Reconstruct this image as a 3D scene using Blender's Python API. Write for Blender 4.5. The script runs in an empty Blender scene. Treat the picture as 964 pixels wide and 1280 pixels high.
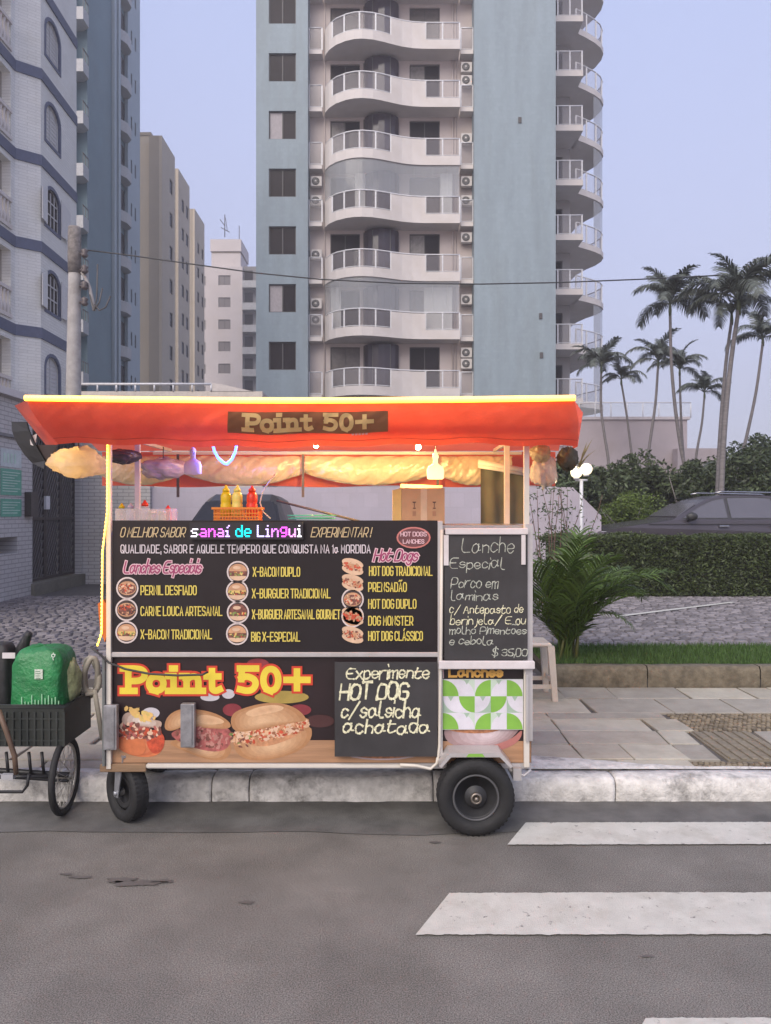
import bpy, bmesh, math, random
from mathutils import Vector, Matrix, noise
random.seed(7)
S = bpy.context.scene
C = S.collection
PI = math.pi
R = math.radians

# ---------------------------------------------------------------- camera, sky, sun, exposure
cam = bpy.data.cameras.new('camera'); camo = bpy.data.objects.new('camera', cam); C.objects.link(camo)
camo.location = (0, 0, 1.7); camo.rotation_euler = (R(90), 0, 0)
cam.sensor_fit = 'VERTICAL'; cam.sensor_height = 36; cam.lens = 26.7
cam.clip_start = 0.05; cam.clip_end = 3000
S.camera = camo
w = bpy.data.worlds.new('World'); S.world = w; w.use_nodes = True
wn = w.node_tree.nodes; wl = w.node_tree.links
sky = wn.new('ShaderNodeTexSky'); sky.sky_type = 'NISHITA'; sky.sun_disc = False
SUN_EL, SUN_ROT = R(5), R(205)
sky.sun_elevation = SUN_EL; sky.sun_rotation = SUN_ROT
sky.air_density = 1.0; sky.dust_density = 1.5; sky.ozone_density = 3.0
tint = wn.new('ShaderNodeMix'); tint.data_type = 'RGBA'; tint.blend_type = 'MIX'
tint.inputs['Factor'].default_value = 0.8
# thin even dusk overcast: violet low down, bluer overhead, faint large cloud variation
wtc = wn.new('ShaderNodeTexCoord'); wsep = wn.new('ShaderNodeSeparateXYZ'); wl.new(wtc.outputs['Generated'], wsep.inputs[0])
wmr = wn.new('ShaderNodeMapRange'); wmr.inputs[1].default_value = 0; wmr.inputs[2].default_value = .65; wl.new(wsep.outputs[2], wmr.inputs[0])
wgr = wn.new('ShaderNodeMix'); wgr.data_type = 'RGBA'; wgr.inputs['A'].default_value = (2.80, 2.70, 3.45, 1); wgr.inputs['B'].default_value = (2.15, 2.45, 3.75, 1)
wl.new(wmr.outputs[0], wgr.inputs['Factor'])
wno = wn.new('ShaderNodeTexNoise'); wno.inputs['Scale'].default_value = 1.6; wno.inputs['Detail'].default_value = 4; wl.new(wtc.outputs['Generated'], wno.inputs['Vector'])
wcr = wn.new('ShaderNodeMapRange'); wcr.inputs[3].default_value = .93; wcr.inputs[4].default_value = 1.07; wl.new(wno.outputs['Fac'], wcr.inputs[0])
wmu = wn.new('ShaderNodeMix'); wmu.data_type = 'RGBA'; wmu.blend_type = 'MULTIPLY'; wmu.inputs['Factor'].default_value = 1
wl.new(wgr.outputs['Result'], wmu.inputs['A']); wl.new(wcr.outputs[0], wmu.inputs['B']); wl.new(wmu.outputs['Result'], tint.inputs['B'])
wl.new(sky.outputs[0], tint.inputs['A']); 
bg = wn['Background']; wl.new(tint.outputs['Result'], bg.inputs['Color']); bg.inputs['Strength'].default_value = 0.11
sl = bpy.data.lights.new('sun', 'SUN'); sl.energy = 1.45; sl.angle = R(50); sl.color = (1, .90, .78)
so = bpy.data.objects.new('sun', sl); C.objects.link(so)
so.rotation_euler = (R(50), 0, R(-25))
S.view_settings.view_transform = 'Standard'; S.view_settings.look = 'None'
S.view_settings.exposure = 1.42; S.view_settings.gamma = 1
S.render.engine = 'CYCLES'

# ---------------------------------------------------------------- helpers
def V(*a): return Vector(a)
def at(px, py, Y): return Vector(((px-482)*Y/950, Y, 1.7+(640-py)*Y/950))
def X_(px, Y): return (px-482)*Y/950
def Z_(py, Y): return 1.7+(640-py)*Y/950

MATS = {}
def M(name, col=(.5,.5,.5), rough=.6, metal=0, var=.12, nscale=8, bump=.0, bscale=60, emit=None, estr=0,
      trans=0, alpha=1, translucent=0, island=0, tile=None, stain=0, spec=.5, stretch=None):
    if name in MATS: return MATS[name]
    m = bpy.data.materials.new(name); m.use_nodes = True
    nt = m.node_tree; N = nt.nodes; L = nt.links
    b = N['Principled BSDF']; out = N['Material Output']
    b.inputs['Roughness'].default_value = rough; b.inputs['Metallic'].default_value = metal
    b.inputs['Specular IOR Level'].default_value = spec
    tc = N.new('ShaderNodeTexCoord'); src = tc.outputs['Object']
    mp = N.new('ShaderNodeMapping'); L.new(src, mp.inputs[0])
    if stretch: mp.inputs['Scale'].default_value = stretch
    def mix(fac, a, bb, mode='MIX'):
        x = N.new('ShaderNodeMix'); x.data_type = 'RGBA'; x.blend_type = mode
        if isinstance(fac, (int, float)): x.inputs['Factor'].default_value = fac
        else: L.new(fac, x.inputs['Factor'])
        for key, v in (('A', a), ('B', bb)):
            if isinstance(v, tuple): x.inputs[key].default_value = (*v[:3], 1)
            else: L.new(v, x.inputs[key])
        return x.outputs['Result']
    def nz(scale, detail=5, rough_=.6):
        n = N.new('ShaderNodeTexNoise'); n.inputs['Scale'].default_value = scale
        n.inputs['Detail'].default_value = detail; n.inputs['Roughness'].default_value = rough_
        L.new(mp.outputs[0], n.inputs['Vector']); return n.outputs['Fac']
    def ramp(f, a, bb):
        r = N.new('ShaderNodeMapRange'); r.inputs[1].default_value = a; r.inputs[2].default_value = bb
        L.new(f, r.inputs[0]); return r.outputs[0]
    c = tuple(col)
    lo = tuple(x*(1-var) for x in c); hi = tuple(min(1, x*(1+var)) for x in c)
    cur = mix(ramp(nz(nscale), .3, .7), lo, hi)
    if island:
        g = N.new('ShaderNodeNewGeometry')
        cur = mix(g.outputs['Random Per Island'], tuple(x*(1-island) for x in c), tuple(min(1,x*(1+island)) for x in c))
    if stain:
        cur = mix(ramp(nz(nscale*.35, 8, .75), .5, .72), cur, tuple(x*(1-stain) for x in (c[0], c[1]*.97, c[2]*.92)))
    hgt = None
    if tile:   # (axis, width, height, joint, joint factor)
        sep = N.new('ShaderNodeSeparateXYZ'); L.new(src, sep.inputs[0])
        cmb = N.new('ShaderNodeCombineXYZ')
        L.new(sep.outputs[0 if tile[0] == 'X' else 1], cmb.inputs[0]); L.new(sep.outputs[2], cmb.inputs[1])
        br = N.new('ShaderNodeTexBrick'); L.new(cmb.outputs[0], br.inputs[0])
        br.inputs['Scale'].default_value = 1; br.inputs['Brick Width'].default_value = tile[1]
        br.inputs['Row Height'].default_value = tile[2]; br.inputs['Mortar Size'].default_value = tile[3]
        br.inputs['Mortar Smooth'].default_value = .3
        br.inputs['Color1'].default_value = (1,1,1,1); br.inputs['Color2'].default_value = (.93,.93,.93,1)
        j = tile[4]; br.inputs['Mortar'].default_value = (j, j, j, 1)
        cur = mix(1.0, cur, br.outputs['Color'], 'MULTIPLY')
        hgt = br.outputs['Fac']
    L.new(cur, b.inputs['Base Color'])
    if bump:
        bp = N.new('ShaderNodeBump'); bp.inputs['Strength'].default_value = bump; bp.inputs['Distance'].default_value = .01
        L.new(nz(bscale, 4), bp.inputs['Height']); L.new(bp.outputs[0], b.inputs['Normal'])
    if rough > .25 and metal < .5:
        rr = N.new('ShaderNodeMapRange'); L.new(nz(nscale*1.7), rr.inputs[0])
        rr.inputs[3].default_value = rough*.85; rr.inputs[4].default_value = min(1, rough*1.12)
        L.new(rr.outputs[0], b.inputs['Roughness'])
    if emit:
        b.inputs['Emission Color'].default_value = (*emit, 1); b.inputs['Emission Strength'].default_value = estr
    b.inputs['Transmission Weight'].default_value = trans
    b.inputs['Alpha'].default_value = alpha
    if translucent:
        t = N.new('ShaderNodeBsdfTranslucent'); L.new(cur, t.inputs['Color'])
        ms = N.new('ShaderNodeMixShader'); ms.inputs[0].default_value = translucent
        L.new(b.outputs[0], ms.inputs[1]); L.new(t.outputs[0], ms.inputs[2]); L.new(ms.outputs[0], out.inputs['Surface'])
    MATS[name] = m
    return m

class MB:
    def __init__(s): s.v = []; s.f = []; s.mi = []; s.mats = []; s.sm = []
    def m(s, mat):
        if mat not in s.mats: s.mats.append(mat)
        return s.mats.index(mat)
    def add(s, vs, fs, mat=None, smooth=False):
        n = len(s.v); s.v += [tuple(p) for p in vs]
        k = s.m(mat) if mat else 0
        for f in fs: s.f.append([i+n for i in f]); s.mi.append(k); s.sm.append(smooth)
        return s
    def box(s, a, b, mat=None, mtx=None, bev=0):
        x0,y0,z0 = (min(a[i],b[i]) for i in range(3)); x1,y1,z1 = (max(a[i],b[i]) for i in range(3))
        vs = [(x0,y0,z0),(x1,y0,z0),(x1,y1,z0),(x0,y1,z0),(x0,y0,z1),(x1,y0,z1),(x1,y1,z1),(x0,y1,z1)]
        fs = [(0,3,2,1),(4,5,6,7),(0,1,5,4),(1,2,6,5),(2,3,7,6),(3,0,4,7)]
        if bev:
            e = bev
            vs = []; fs = []
            def ring(z, i): return [(x0+i,y0+i+0,z),(x1-i,y0+i,z),(x1-i,y1-i,z),(x0+i,y1-i,z)]
            vs = ring(z0, e)+ring(z0+e, 0)+ring(z1-e, 0)+ring(z1, e)
            fs = [(3,2,1,0),(12,13,14,15)]
            for r in range(3):
                for k in range(4): fs.append((r*4+k, r*4+(k+1)%4, r*4+4+(k+1)%4, r*4+4+k))
        if mtx: vs = [mtx @ Vector(p) for p in vs]
        return s.add(vs, fs, mat)
    def quad(s, a, b, c, d, mat=None): return s.add([a,b,c,d], [(0,1,2,3)], mat)
    def prism(s, poly, d, mat=None):      # poly list of 3D pts, extruded by vector d
        n = len(poly); d = Vector(d); P = [Vector(p) for p in poly]
        vs = P + [p+d for p in P]
        fs = [tuple(range(n)), tuple(reversed(range(n, 2*n)))] + [(i, i+n, (i+1)%n+n, (i+1)%n) for i in range(n)]
        return s.add(vs, fs, mat)
    def tube(s, pts, r, mat=None, seg=8, closed=False, cap=True):
        P = [Vector(p) for p in pts]; n = len(P); vs = []; fs = []
        up = Vector((0,0,1))
        prev = None
        for i, p in enumerate(P):
            if closed: t = (P[(i+1)%n]-P[i-1])
            else: t = P[min(i+1,n-1)]-P[max(i-1,0)]
            t = t.normalized() if t.length > 1e-9 else Vector((0,0,1))
            if prev is None:
                a = t.cross(up if abs(t.z) < .9 else Vector((1,0,0))).normalized()
            else:
                a = (prev - t*prev.dot(t)); a = a.normalized() if a.length > 1e-6 else t.orthogonal().normalized()
            prev = a; b_ = t.cross(a)
            rr = r[i] if isinstance(r, (list, tuple)) else r
            for k in range(seg):
                q = 2*PI*k/seg; vs.append(p + (a*math.cos(q)+b_*math.sin(q))*rr)
        m = n if closed else n-1
        for i in range(m):
            for k in range(seg):
                j = (i+1) % n
                fs.append((i*seg+k, i*seg+(k+1)%seg, j*seg+(k+1)%seg, j*seg+k))
        if cap and not closed:
            fs.append(tuple(reversed(range(seg)))); fs.append(tuple(range((n-1)*seg, n*seg)))
        return s.add(vs, fs, mat, True)
    def lathe(s, prof, c, axis=(0,0,1), mat=None, seg=20, ring=False):   # prof [(r,h)]
        c = Vector(c); ax = Vector(axis).normalized(); a = ax.orthogonal().normalized(); b_ = ax.cross(a)
        vs = []; fs = []
        for r, h in prof:
            for k in range(seg):
                q = 2*PI*k/seg; vs.append(c + ax*h + (a*math.cos(q)+b_*math.sin(q))*r)
        n_ = len(prof)
        for i in range(n_ if ring else n_-1):
            j = (i+1) % n_
            for k in range(seg):
                fs.append((i*seg+k, i*seg+(k+1)%seg, j*seg+(k+1)%seg, j*seg+k))
        if ring: return s.add(vs, fs, mat, True)
        if prof[0][0] > 1e-5: fs.append(tuple(reversed(range(seg))))
        if prof[-1][0] > 1e-5: fs.append(tuple(range((len(prof)-1)*seg, len(prof)*seg)))
        return s.add(vs, fs, mat, True)
    def ball(s, c, r, mat=None, seg=14, sc=(1,1,1)):
        n = seg//2; c = Vector(c); vs = []; fs = []
        for i in range(n+1):
            th = PI*i/n
            for k in range(seg):
                q = 2*PI*k/seg
                vs.append(c+Vector((r*sc[0]*math.sin(th)*math.cos(q), r*sc[1]*math.sin(th)*math.sin(q), r*sc[2]*math.cos(th))))
        for i in range(n):
            for k in range(seg): fs.append((i*seg+k, (i+1)*seg+k, (i+1)*seg+(k+1)%seg, i*seg+(k+1)%seg))
        return s.add(vs, fs, mat, True)
    def grid(s, fn, nu, nv, mat=None, smooth=True, thick=None):
        vs = [fn(i/nu, j/nv) for j in range(nv+1) for i in range(nu+1)]
        fs = [(j*(nu+1)+i, j*(nu+1)+i+1, (j+1)*(nu+1)+i+1, (j+1)*(nu+1)+i) for j in range(nv) for i in range(nu)]
        return s.add(vs, fs, mat, smooth)
    def wall(s, o, u, n, u0, u1, z0, z1, th, ops, mat=None):
        """wall sheet along u with thickness th (behind), rectangular openings (ua,ub,za,zb) with reveals"""
        o = Vector(o); u = Vector(u).normalized(); n = Vector(n).normalized()
        us = sorted({u0, u1} | {x for q in ops for x in q[:2]}); zs = sorted({z0, z1} | {x for q in ops for x in q[2:4]})
        us = [x for x in us if u0-1e-6 <= x <= u1+1e-6]; zs = [x for x in zs if z0-1e-6 <= x <= z1+1e-6]
        def solid(i, j):
            if i < 0 or j < 0 or i >= len(us)-1 or j >= len(zs)-1: return False
            cu = (us[i]+us[i+1])/2; cz = (zs[j]+zs[j+1])/2
            return not any(q[0] < cu < q[1] and q[2] < cz < q[3] for q in ops)
        def P(a, z, d): p = o+u*a-n*d; p.z += z; return p
        for i in range(len(us)-1):
            for j in range(len(zs)-1):
                if not solid(i, j): continue
                a, b_, c, d = us[i], us[i+1], zs[j], zs[j+1]
                s.quad(P(a,c,0), P(b_,c,0), P(b_,d,0), P(a,d,0), mat)
                s.quad(P(a,c,th), P(a,d,th), P(b_,d,th), P(b_,c,th), mat)
                if not solid(i-1, j): s.quad(P(a,c,0), P(a,d,0), P(a,d,th), P(a,c,th), mat)
                if not solid(i+1, j): s.quad(P(b_,c,0), P(b_,c,th), P(b_,d,th), P(b_,d,0), mat)
                if not solid(i, j-1): s.quad(P(a,c,0), P(a,c,th), P(b_,c,th), P(b_,c,0), mat)
                if not solid(i, j+1): s.quad(P(a,d,0), P(b_,d,0), P(b_,d,th), P(a,d,th), mat)
        return s
    def build(s, name, mat=None, parent=None, fix=False):
        me = bpy.data.meshes.new(name)
        if parent is not None:
            o = parent; off = Vector((0,0,0))
            while o is not None: off += o.location; o = o.parent
            vs = [Vector(p)-off for p in s.v]
        else: vs = s.v
        me.from_pydata(vs, [], s.f)
        if s.mats:
            for q in s.mats: me.materials.append(q)
            me.polygons.foreach_set('material_index', s.mi)
        else: me.materials.append(mat)
        me.polygons.foreach_set('use_smooth', s.sm)
        if fix:
            bm = bmesh.new(); bm.from_mesh(me); bmesh.ops.recalc_face_normals(bm, faces=bm.faces); bm.to_mesh(me); bm.free()
        if any(s.sm) and not all(s.sm): pass
        me.update()
        ob = bpy.data.objects.new(name, me); C.objects.link(ob)
        if parent is not None: ob.parent = parent
        return ob

def thing(name, label, cat, loc=(0,0,0), group=None):
    o = bpy.data.objects.new(name, None); C.objects.link(o); o.location = loc; o.empty_display_size = .2
    o['label'] = label; o['category'] = cat
    if group: o['group'] = group
    return o
def tag(o, label, cat, group=None, kind=None):
    o['label'] = label; o['category'] = cat
    if group: o['group'] = group
    if kind: o['kind'] = kind
    return o
def struct(name, mb, mat=None, parent=None, kind='structure', fix=False):
    o = mb.build(name, mat, parent, fix); o['kind'] = kind; return o
def inst(ob, parent, loc=(0,0,0), rot=(0,0,0), scl=(1,1,1)):
    o = ob.copy(); C.objects.link(o); o.parent = parent; o.location = loc; o.rotation_euler = rot; o.scale = scl; return o
def copy_tree(o, parent=None, dz=0):
    kids = list(o.children)
    c = o.copy(); C.objects.link(c); c.parent = parent
    for k in kids: copy_tree(k, c)
    return c

# stroke alphabet: pairs of digits (x, y), base line 2, x-height 6, cap 8
GL = {
'A':'022842 1434','B':'02083847463505 3544433202','C':'4738180703123243','D':'02083847433202','E':'48080242 0535','F':'480802 0535',
'G':'47381807031232434525','H':'0208 4248 0545','I':'0208','J':'4843321203','L':'080242','M':'0208244842','N':'02084248',
'O':'180703123243473818','P':'02083847453404','Q':'180703123243473818 2442','R':'02083847453404 2442','S':'473818070615354443321203',
'T':'0848 2822','U':'080312324348','V':'082248','X':'0248 0842','Z':'08480242','~':'09192939','1':'071812','-':'0535','/':'0149',
'!':'0804 0302','+':'2327 0545','$':'473818070615354443321203 2921','3':'071838474635 15354443321203','5':'480805354443321203',
'0':'180703123243473818',',':'0301','.':'0203','a':'352616050312223435 363343','b':'0902 0416263533221203','c':'3526160503122233',
'd':'3526160503122234 3932','e':'04343526160503122233','f':'39291812 0636','g':'3526160503122234 3631201001','h':'0902 0516263532',
'i':'0602 0809','j':'2621101 ','l':'09031222','m':'0602 05162622 2536464542','n':'0602 0516263532','o':'160503122233352616',
'p':'0600 0516263533221203','r':'0602 04162636','s':'35261605143433221203','t':'1803122233 0636','u':'0603122234 3632','v':'062236',
'x':'0236 0632','z':'06360232','k':'0902 360432','q':'3526160503122234 3630'}
ACC = {'Ã':('A','~'),'Á':('A',"'"),'í':('i',"'"),'ª':('a',''),'õ':('o','~')}
def chaikin(p, it=2):
    for _ in range(it):
        if len(p) < 3: return p
        q = [p[0]]
        for a, b in zip(p, p[1:]):
            q.append((a[0]*.75+b[0]*.25, a[1]*.75+b[1]*.25)); q.append((a[0]*.25+b[0]*.75, a[1]*.25+b[1]*.75))
        q.append(p[-1]); p = q
    return p
def glyph(ch):
    acc = ''
    if ch in ACC: ch, acc = ACC[ch]
    g = GL.get(ch)
    if g is None: return [], 2.2
    st = []; wd = 0
    for s in g.split():
        if len(s) % 2: s = s[:-1]
        p = [(int(s[i]), int(s[i+1])-2) for i in range(0, len(s), 2)]
        wd = max(wd, max(q[0] for q in p)); st.append(p)
    if acc == '~': st.append([(0,7),(1,7.7),(2.6,7.1),(3.8,7.8)])
    if acc == "'": st.append([(1.5,6.8),(2.6,8)])
    return st, wd
LAY = [0]; WJ = [0]; DENS = [0]
def ribbon(mb, p, wd, fn, mat, close_caps=0.5):
    """flat ribbon of width wd along 2-D polyline p, mapped by fn(u,v)"""
    if DENS[0]: p = [(a[0]+(b[0]-a[0])*k/DENS[0], a[1]+(b[1]-a[1])*k/DENS[0]) for a, b in zip(p, p[1:]) for k in range(DENS[0])]+[p[-1]]
    n = len(p)
    if n < 2: return
    pts = [Vector((a, b)) for a, b in p]
    if close_caps:
        d = (pts[0]-pts[1]); d = d.normalized() if d.length else d; pts[0] = pts[0]+d*wd*close_caps
        d = (pts[-1]-pts[-2]); d = d.normalized() if d.length else d; pts[-1] = pts[-1]+d*wd*close_caps
    LAY[0] = (LAY[0]+1) % 14; vs = []
    for i, q in enumerate(pts):
        d0 = (q-pts[i-1]).normalized() if i else (pts[1]-q).normalized()
        d1 = (pts[i+1]-q).normalized() if i < n-1 else d0
        t = d0+d1; t = t.normalized() if t.length > .2 else d1
        nn = Vector((-t.y, t.x)); c = max(.55, abs(nn.dot(Vector((-d1.y, d1.x)))))
        e = LAY[0]*3.5e-5+min(i,30)*3e-6; wj = wd*(1+random.uniform(-1,1)*WJ[0])
        for w_ in (nn*wj/2/c, -nn*wj/2/c):
            r3 = fn(*(q+w_)); vs.append((r3[0], r3[1]-e, r3[2]))
    mb.add(vs, [(2*i+1, 2*i+3, 2*i+2, 2*i) for i in range(n-1)], mat)
def text(mb, s, u0, u1, v0, h, wd, fn, mat, shear=0, hand=0, gap=1.25, smooth=0, colf=None, wave=0):
    """write s between u0 and u1, cap height h"""
    tot = 0; gl = []
    for ch in s:
        st, w_ = glyph(ch); gl.append((st, w_, tot)); tot += (w_ + gap*(1 if ch != ' ' else 0))
    tot -= gap
    sx = (u1-u0)/max(tot, .1); sy = h/6
    for k, (st, w_, x0) in enumerate(gl):
        jy = random.uniform(-1, 1)*hand*.5; js = 1+random.uniform(-1, 1)*hand*.14
        for p in st:
            q = [(u0+(x0+a)*sx + b*sy*shear, v0+(b*js+jy)*sy) for a, b in p]
            if hand: q = [(a+random.uniform(-1,1)*hand*.22*sx, b+random.uniform(-1,1)*hand*.22*sy) for a, b in q]
            if smooth: q = chaikin(q, smooth)
            ribbon(mb, q, wd, fn, colf(k) if colf else mat)
# ---------------------------------------------------------------- setting: ground
asphalt = M('asphalt', (.160,.150,.135), .85, var=.24, nscale=2.0, bump=.3, bscale=330, stain=.26)
def asphalt_speckle():
    nt = asphalt.node_tree; N = nt.nodes; L = nt.links; b = N['Principled BSDF']
    cur = b.inputs['Base Color'].links[0].from_socket
    vo = N.new('ShaderNodeTexNoise'); vo.inputs['Scale'].default_value = 190; vo.inputs['Detail'].default_value = 3
    tc = [n for n in N if n.type == 'TEX_COORD'][0]; L.new(tc.outputs['Object'], vo.inputs['Vector'])
    mr = N.new('ShaderNodeMapRange'); mr.inputs[1].default_value = .35; mr.inputs[2].default_value = .7
    mr.inputs[3].default_value = .5; mr.inputs[4].default_value = 1.75; L.new(vo.outputs['Fac'], mr.inputs[0])
    mx = N.new('ShaderNodeMix'); mx.data_type = 'RGBA'; mx.blend_type = 'MULTIPLY'; mx.inputs['Factor'].default_value = 1
    L.new(cur, mx.inputs['A']); L.new(mr.outputs[0], mx.inputs['B']); L.new(mx.outputs['Result'], b.inputs['Base Color'])
asphalt_speckle()
struct('road', MB().quad((-200,-30,0),(200,-30,0),(200,4.455,0),(-200,4.455,0)), asphalt)
struct('ground', MB().quad((-200,4.40,-.02),(200,4.40,-.02),(200,250,-.02),(-200,250,-.02)),
       M('far_ground', (.13,.13,.12), .9))
# strip along the kerb, darker than the road, with a ragged edge
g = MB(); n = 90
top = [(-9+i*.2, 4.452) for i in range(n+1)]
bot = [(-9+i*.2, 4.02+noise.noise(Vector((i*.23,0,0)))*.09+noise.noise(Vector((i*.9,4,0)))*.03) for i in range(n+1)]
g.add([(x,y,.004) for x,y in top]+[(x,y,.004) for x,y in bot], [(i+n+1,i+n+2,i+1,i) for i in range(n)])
struct('kerbside_strip', g, M('dark_strip_asphalt', (.124,.120,.113), .8, var=.35, nscale=4, bump=.5, bscale=150, stain=.3))
paint = M('worn_road_paint', (.56,.55,.50), .7, var=.1, nscale=9, bump=.5, bscale=160, stain=.22)
def wear():
    nt = paint.node_tree; N = nt.nodes; L = nt.links; b = N['Principled BSDF']
    cur = b.inputs['Base Color'].links[0].from_socket; tc = [n for n in N if n.type == 'TEX_COORD'][0]
    a = N.new('ShaderNodeTexNoise'); a.inputs['Scale'].default_value = 26; a.inputs['Detail'].default_value = 9; a.inputs['Roughness'].default_value = .75
    L.new(tc.outputs['Object'], a.inputs['Vector'])
    mr = N.new('ShaderNodeMapRange'); mr.inputs[1].default_value = .60; mr.inputs[2].default_value = .66; L.new(a.outputs['Fac'], mr.inputs[0])
    mx = N.new('ShaderNodeMix'); mx.data_type = 'RGBA'; mx.inputs['B'].default_value = (.19,.18,.165,1)
    L.new(mr.outputs[0], mx.inputs['Factor']); L.new(cur, mx.inputs['A']); L.new(mx.outputs['Result'], b.inputs['Base Color'])
wear()
def stripe(x0t, yt, x0b, yb, x1):
    m = MB(); k = 500
    T = []; B = []
    for i in range(k+1):
        t = i/k
        T.append((x0t+(x1-x0t)*t, yt+(.02*t)+noise.noise(Vector((i*.25,yt*9,0)))*.005+noise.noise(Vector((i*.9,yt*9,5)))*.004, .008))
        B.append((x0b+(x1-x0b)*t, yb+(.02*t)+noise.noise(Vector((i*.25,yb*9,3)))*.005+noise.noise(Vector((i*.9,yb*9,8)))*.004, .008))
    m.add(T+B, [(i+k+1,i+k+2,i+1,i) for i in range(k)])
    return m
for q in ((.763,4.14,.62,3.865,5),(.285,3.375,.12,3.04,5),(.87,2.54,.62,2.2,5)):
    o = stripe(*q).build('crosswalk_stripe', paint); o['kind'] = 'structure'
# potholes / oily stains: flat patches
st = MB()
for cx, cy, rx, ry in ((-1.22,3.50,.07,.022),(-1.12,3.47,.10,.025),(-1.02,3.49,.05,.016),(-1.42,3.53,.05,.012),(-1.50,3.56,.03,.01),(-.6,3.3,.03,.012),(-1.75,3.36,.04,.012),(.25,3.9,.03,.01),(1.0,2.9,.025,.008)):
    k = 40; pts = []
    for i in range(k):
        a = 2*PI*i/k; r = 1+.6*noise.noise(Vector((math.cos(a)*2.6+cx*9,math.sin(a)*2.6,cy)))+.35*noise.noise(Vector((math.cos(a)*7+cx*9,math.sin(a)*7,cy)))
        pts.append((cx+rx*r*math.cos(a), cy+ry*r*math.sin(a), .005))
    st.add(pts, [tuple(range(k))])
struct('road_stains', st, M('oily_asphalt', (.115,.105,.098), .7))

# kerb: painted blocks
kerb_m = M('worn_white_kerb_paint', (.60,.58,.55), .8, var=.25, nscale=14, bump=1, bscale=38, stain=.85)
kroot = bpy.data.objects.new('kerb', None); C.objects.link(kroot); kroot.location = (0,4.45,0); kroot['kind'] = 'structure'
xs = [-9,-7.6,-6.2,-4.9,-3.6,-2.35,-1.02,-.80,.28,1.35,2.6,3.9,5.2,6.6,8,9.5]
for a, b in zip(xs, xs[1:]):
    m = MB(); k = 60; a2 = a+.003; b2 = b-.003; VS = []
    prof = [(0,0),(-.002,.06),(.004,.105),(.02,.128),(.045,.138),(.10,.140),(.17,.138),(.172,0)]
    for i in range(k+1):
        x = a2+(b2-a2)*i/k
        e = .005 if i in (0, k) else 0
        for j, (dy, z) in enumerate(prof):
            nn = noise.noise(Vector((x*4, dy*30, z*25)))*.013 + noise.noise(Vector((x*1.1, 7, z*5)))*.02 + noise.noise(Vector((x*14, dy*60, z*50)))*.006
            VS.append((x, 4.45+dy+nn*(1 if j < 5 else .2)+(e if j < 4 else 0), max(0, z+(nn*.6 if 1 < j < 7 else 0)-(e if j > 1 else 0))))
    L_ = len(prof)
    m.add(VS, [(i*L_+j, (i+1)*L_+j, (i+1)*L_+j+1, i*L_+j+1) for i in range(k) for j in range(L_-1)], None, True)
    m.f.append(list(range(L_))); m.mi.append(0); m.sm.append(False)
    m.f.append(list(range(k*L_+L_-1, k*L_-1, -1))); m.mi.append(0); m.sm.append(False)
    m.build('kerb_stone', kerb_m, kroot)

# pavement of stone slabs
slab_ms = [M('pale_slab_%s' % n_, c, .8, var=.12, nscale=7, bump=.6, bscale=55, stain=.2) for n_, c in
           (('warm',(.37,.34,.275)),('pink',(.385,.345,.28)),('grey',(.32,.295,.25)),('light',(.44,.41,.335)))]
proot = bpy.data.objects.new('pavement', None); C.objects.link(proot); proot.location = (0,4.62,.1); proot['kind'] = 'structure'
struct('pavement_bed', MB().box((-14,4.622,0),(14,6.80,.118)), M('joint_grime', (.10,.09,.08), .95, var=.3, nscale=20), proot)
rows = [(4.626,4.80),(4.80,5.12),(5.12,5.43),(5.43,5.74),(5.74,5.92),(5.92,6.38),(6.38,6.78)]
rnd = random.Random(3)
def slab(x0,x1,y0,y1,z=.136,mat=None):
    g_ = .006; j = lambda: rnd.uniform(-.006,.006)
    sk = rnd.uniform(-.02,.02); z += rnd.uniform(-.004,.004)
    e = .007
    c = [(x0+g_+sk,y0+g_),(x1-g_+sk,y0+g_),(x1-g_,y1-g_),(x0+g_,y1-g_)]
    c = [(a+j(), b+j()*.5) for a, b in c]
    cx = sum(p[0] for p in c)/4; cy = sum(p[1] for p in c)/4
    tp = [(a+(e if a < cx else -e), b+(e if b < cy else -e)) for a, b in c]
    tl = rnd.uniform(-.004,.004)
    vs = [(a,b,.10) for a,b in c]+[(a,b,z-.004) for a,b in c]+[(a,b,z+(tl if a > cx else 0)) for a,b in tp]
    m = MB().add(vs, [(8,9,10,11)]+[(r*4+k, r*4+(k+1)%4, r*4+4+(k+1)%4, r*4+4+k) for r in range(2) for k in range(4)])
    m.build('paving_slab', mat or rnd.choice(slab_ms), proot)
COLS = [-4.3]
while COLS[-1] < 5.4: COLS.append(COLS[-1]+rnd.uniform(.2,.42))
for ri, (y0,y1) in enumerate(rows):
    x = -4.2+rnd.uniform(0,.3)
    if ri in (1,2,3): x = COLS[0]; ci = 0
    while x < 4.9:
        wd = rnd.choice((.26,.36,.45,.55,.62)) if ri != 4 else rnd.uniform(.5,.9)
        x1 = x+wd
        if ri in (1,2,3):
            ci = next(i for i, c_ in enumerate(COLS) if c_ > x+.01); ci += rnd.random() < .35; x1 = COLS[min(ci, len(COLS)-1)]
        band = (2.16 if ri in (4,) else 1.85 if ri == 0 else None)
        if ri in (4,) and x > 2.05: break
        if ri == 3 and x > 2.12: break
        if ri == 0 and x > 1.72: break
        if ri in (1,2) and 2.02 < x < 2.62: x = 2.62; continue
        if ri in (1,2) and x < 2.14 < x1: x1 = 2.14
        if ri == 3: x1 = min(x1, 2.2)
        slab(x, x1, y0, y1); x = x1
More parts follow.
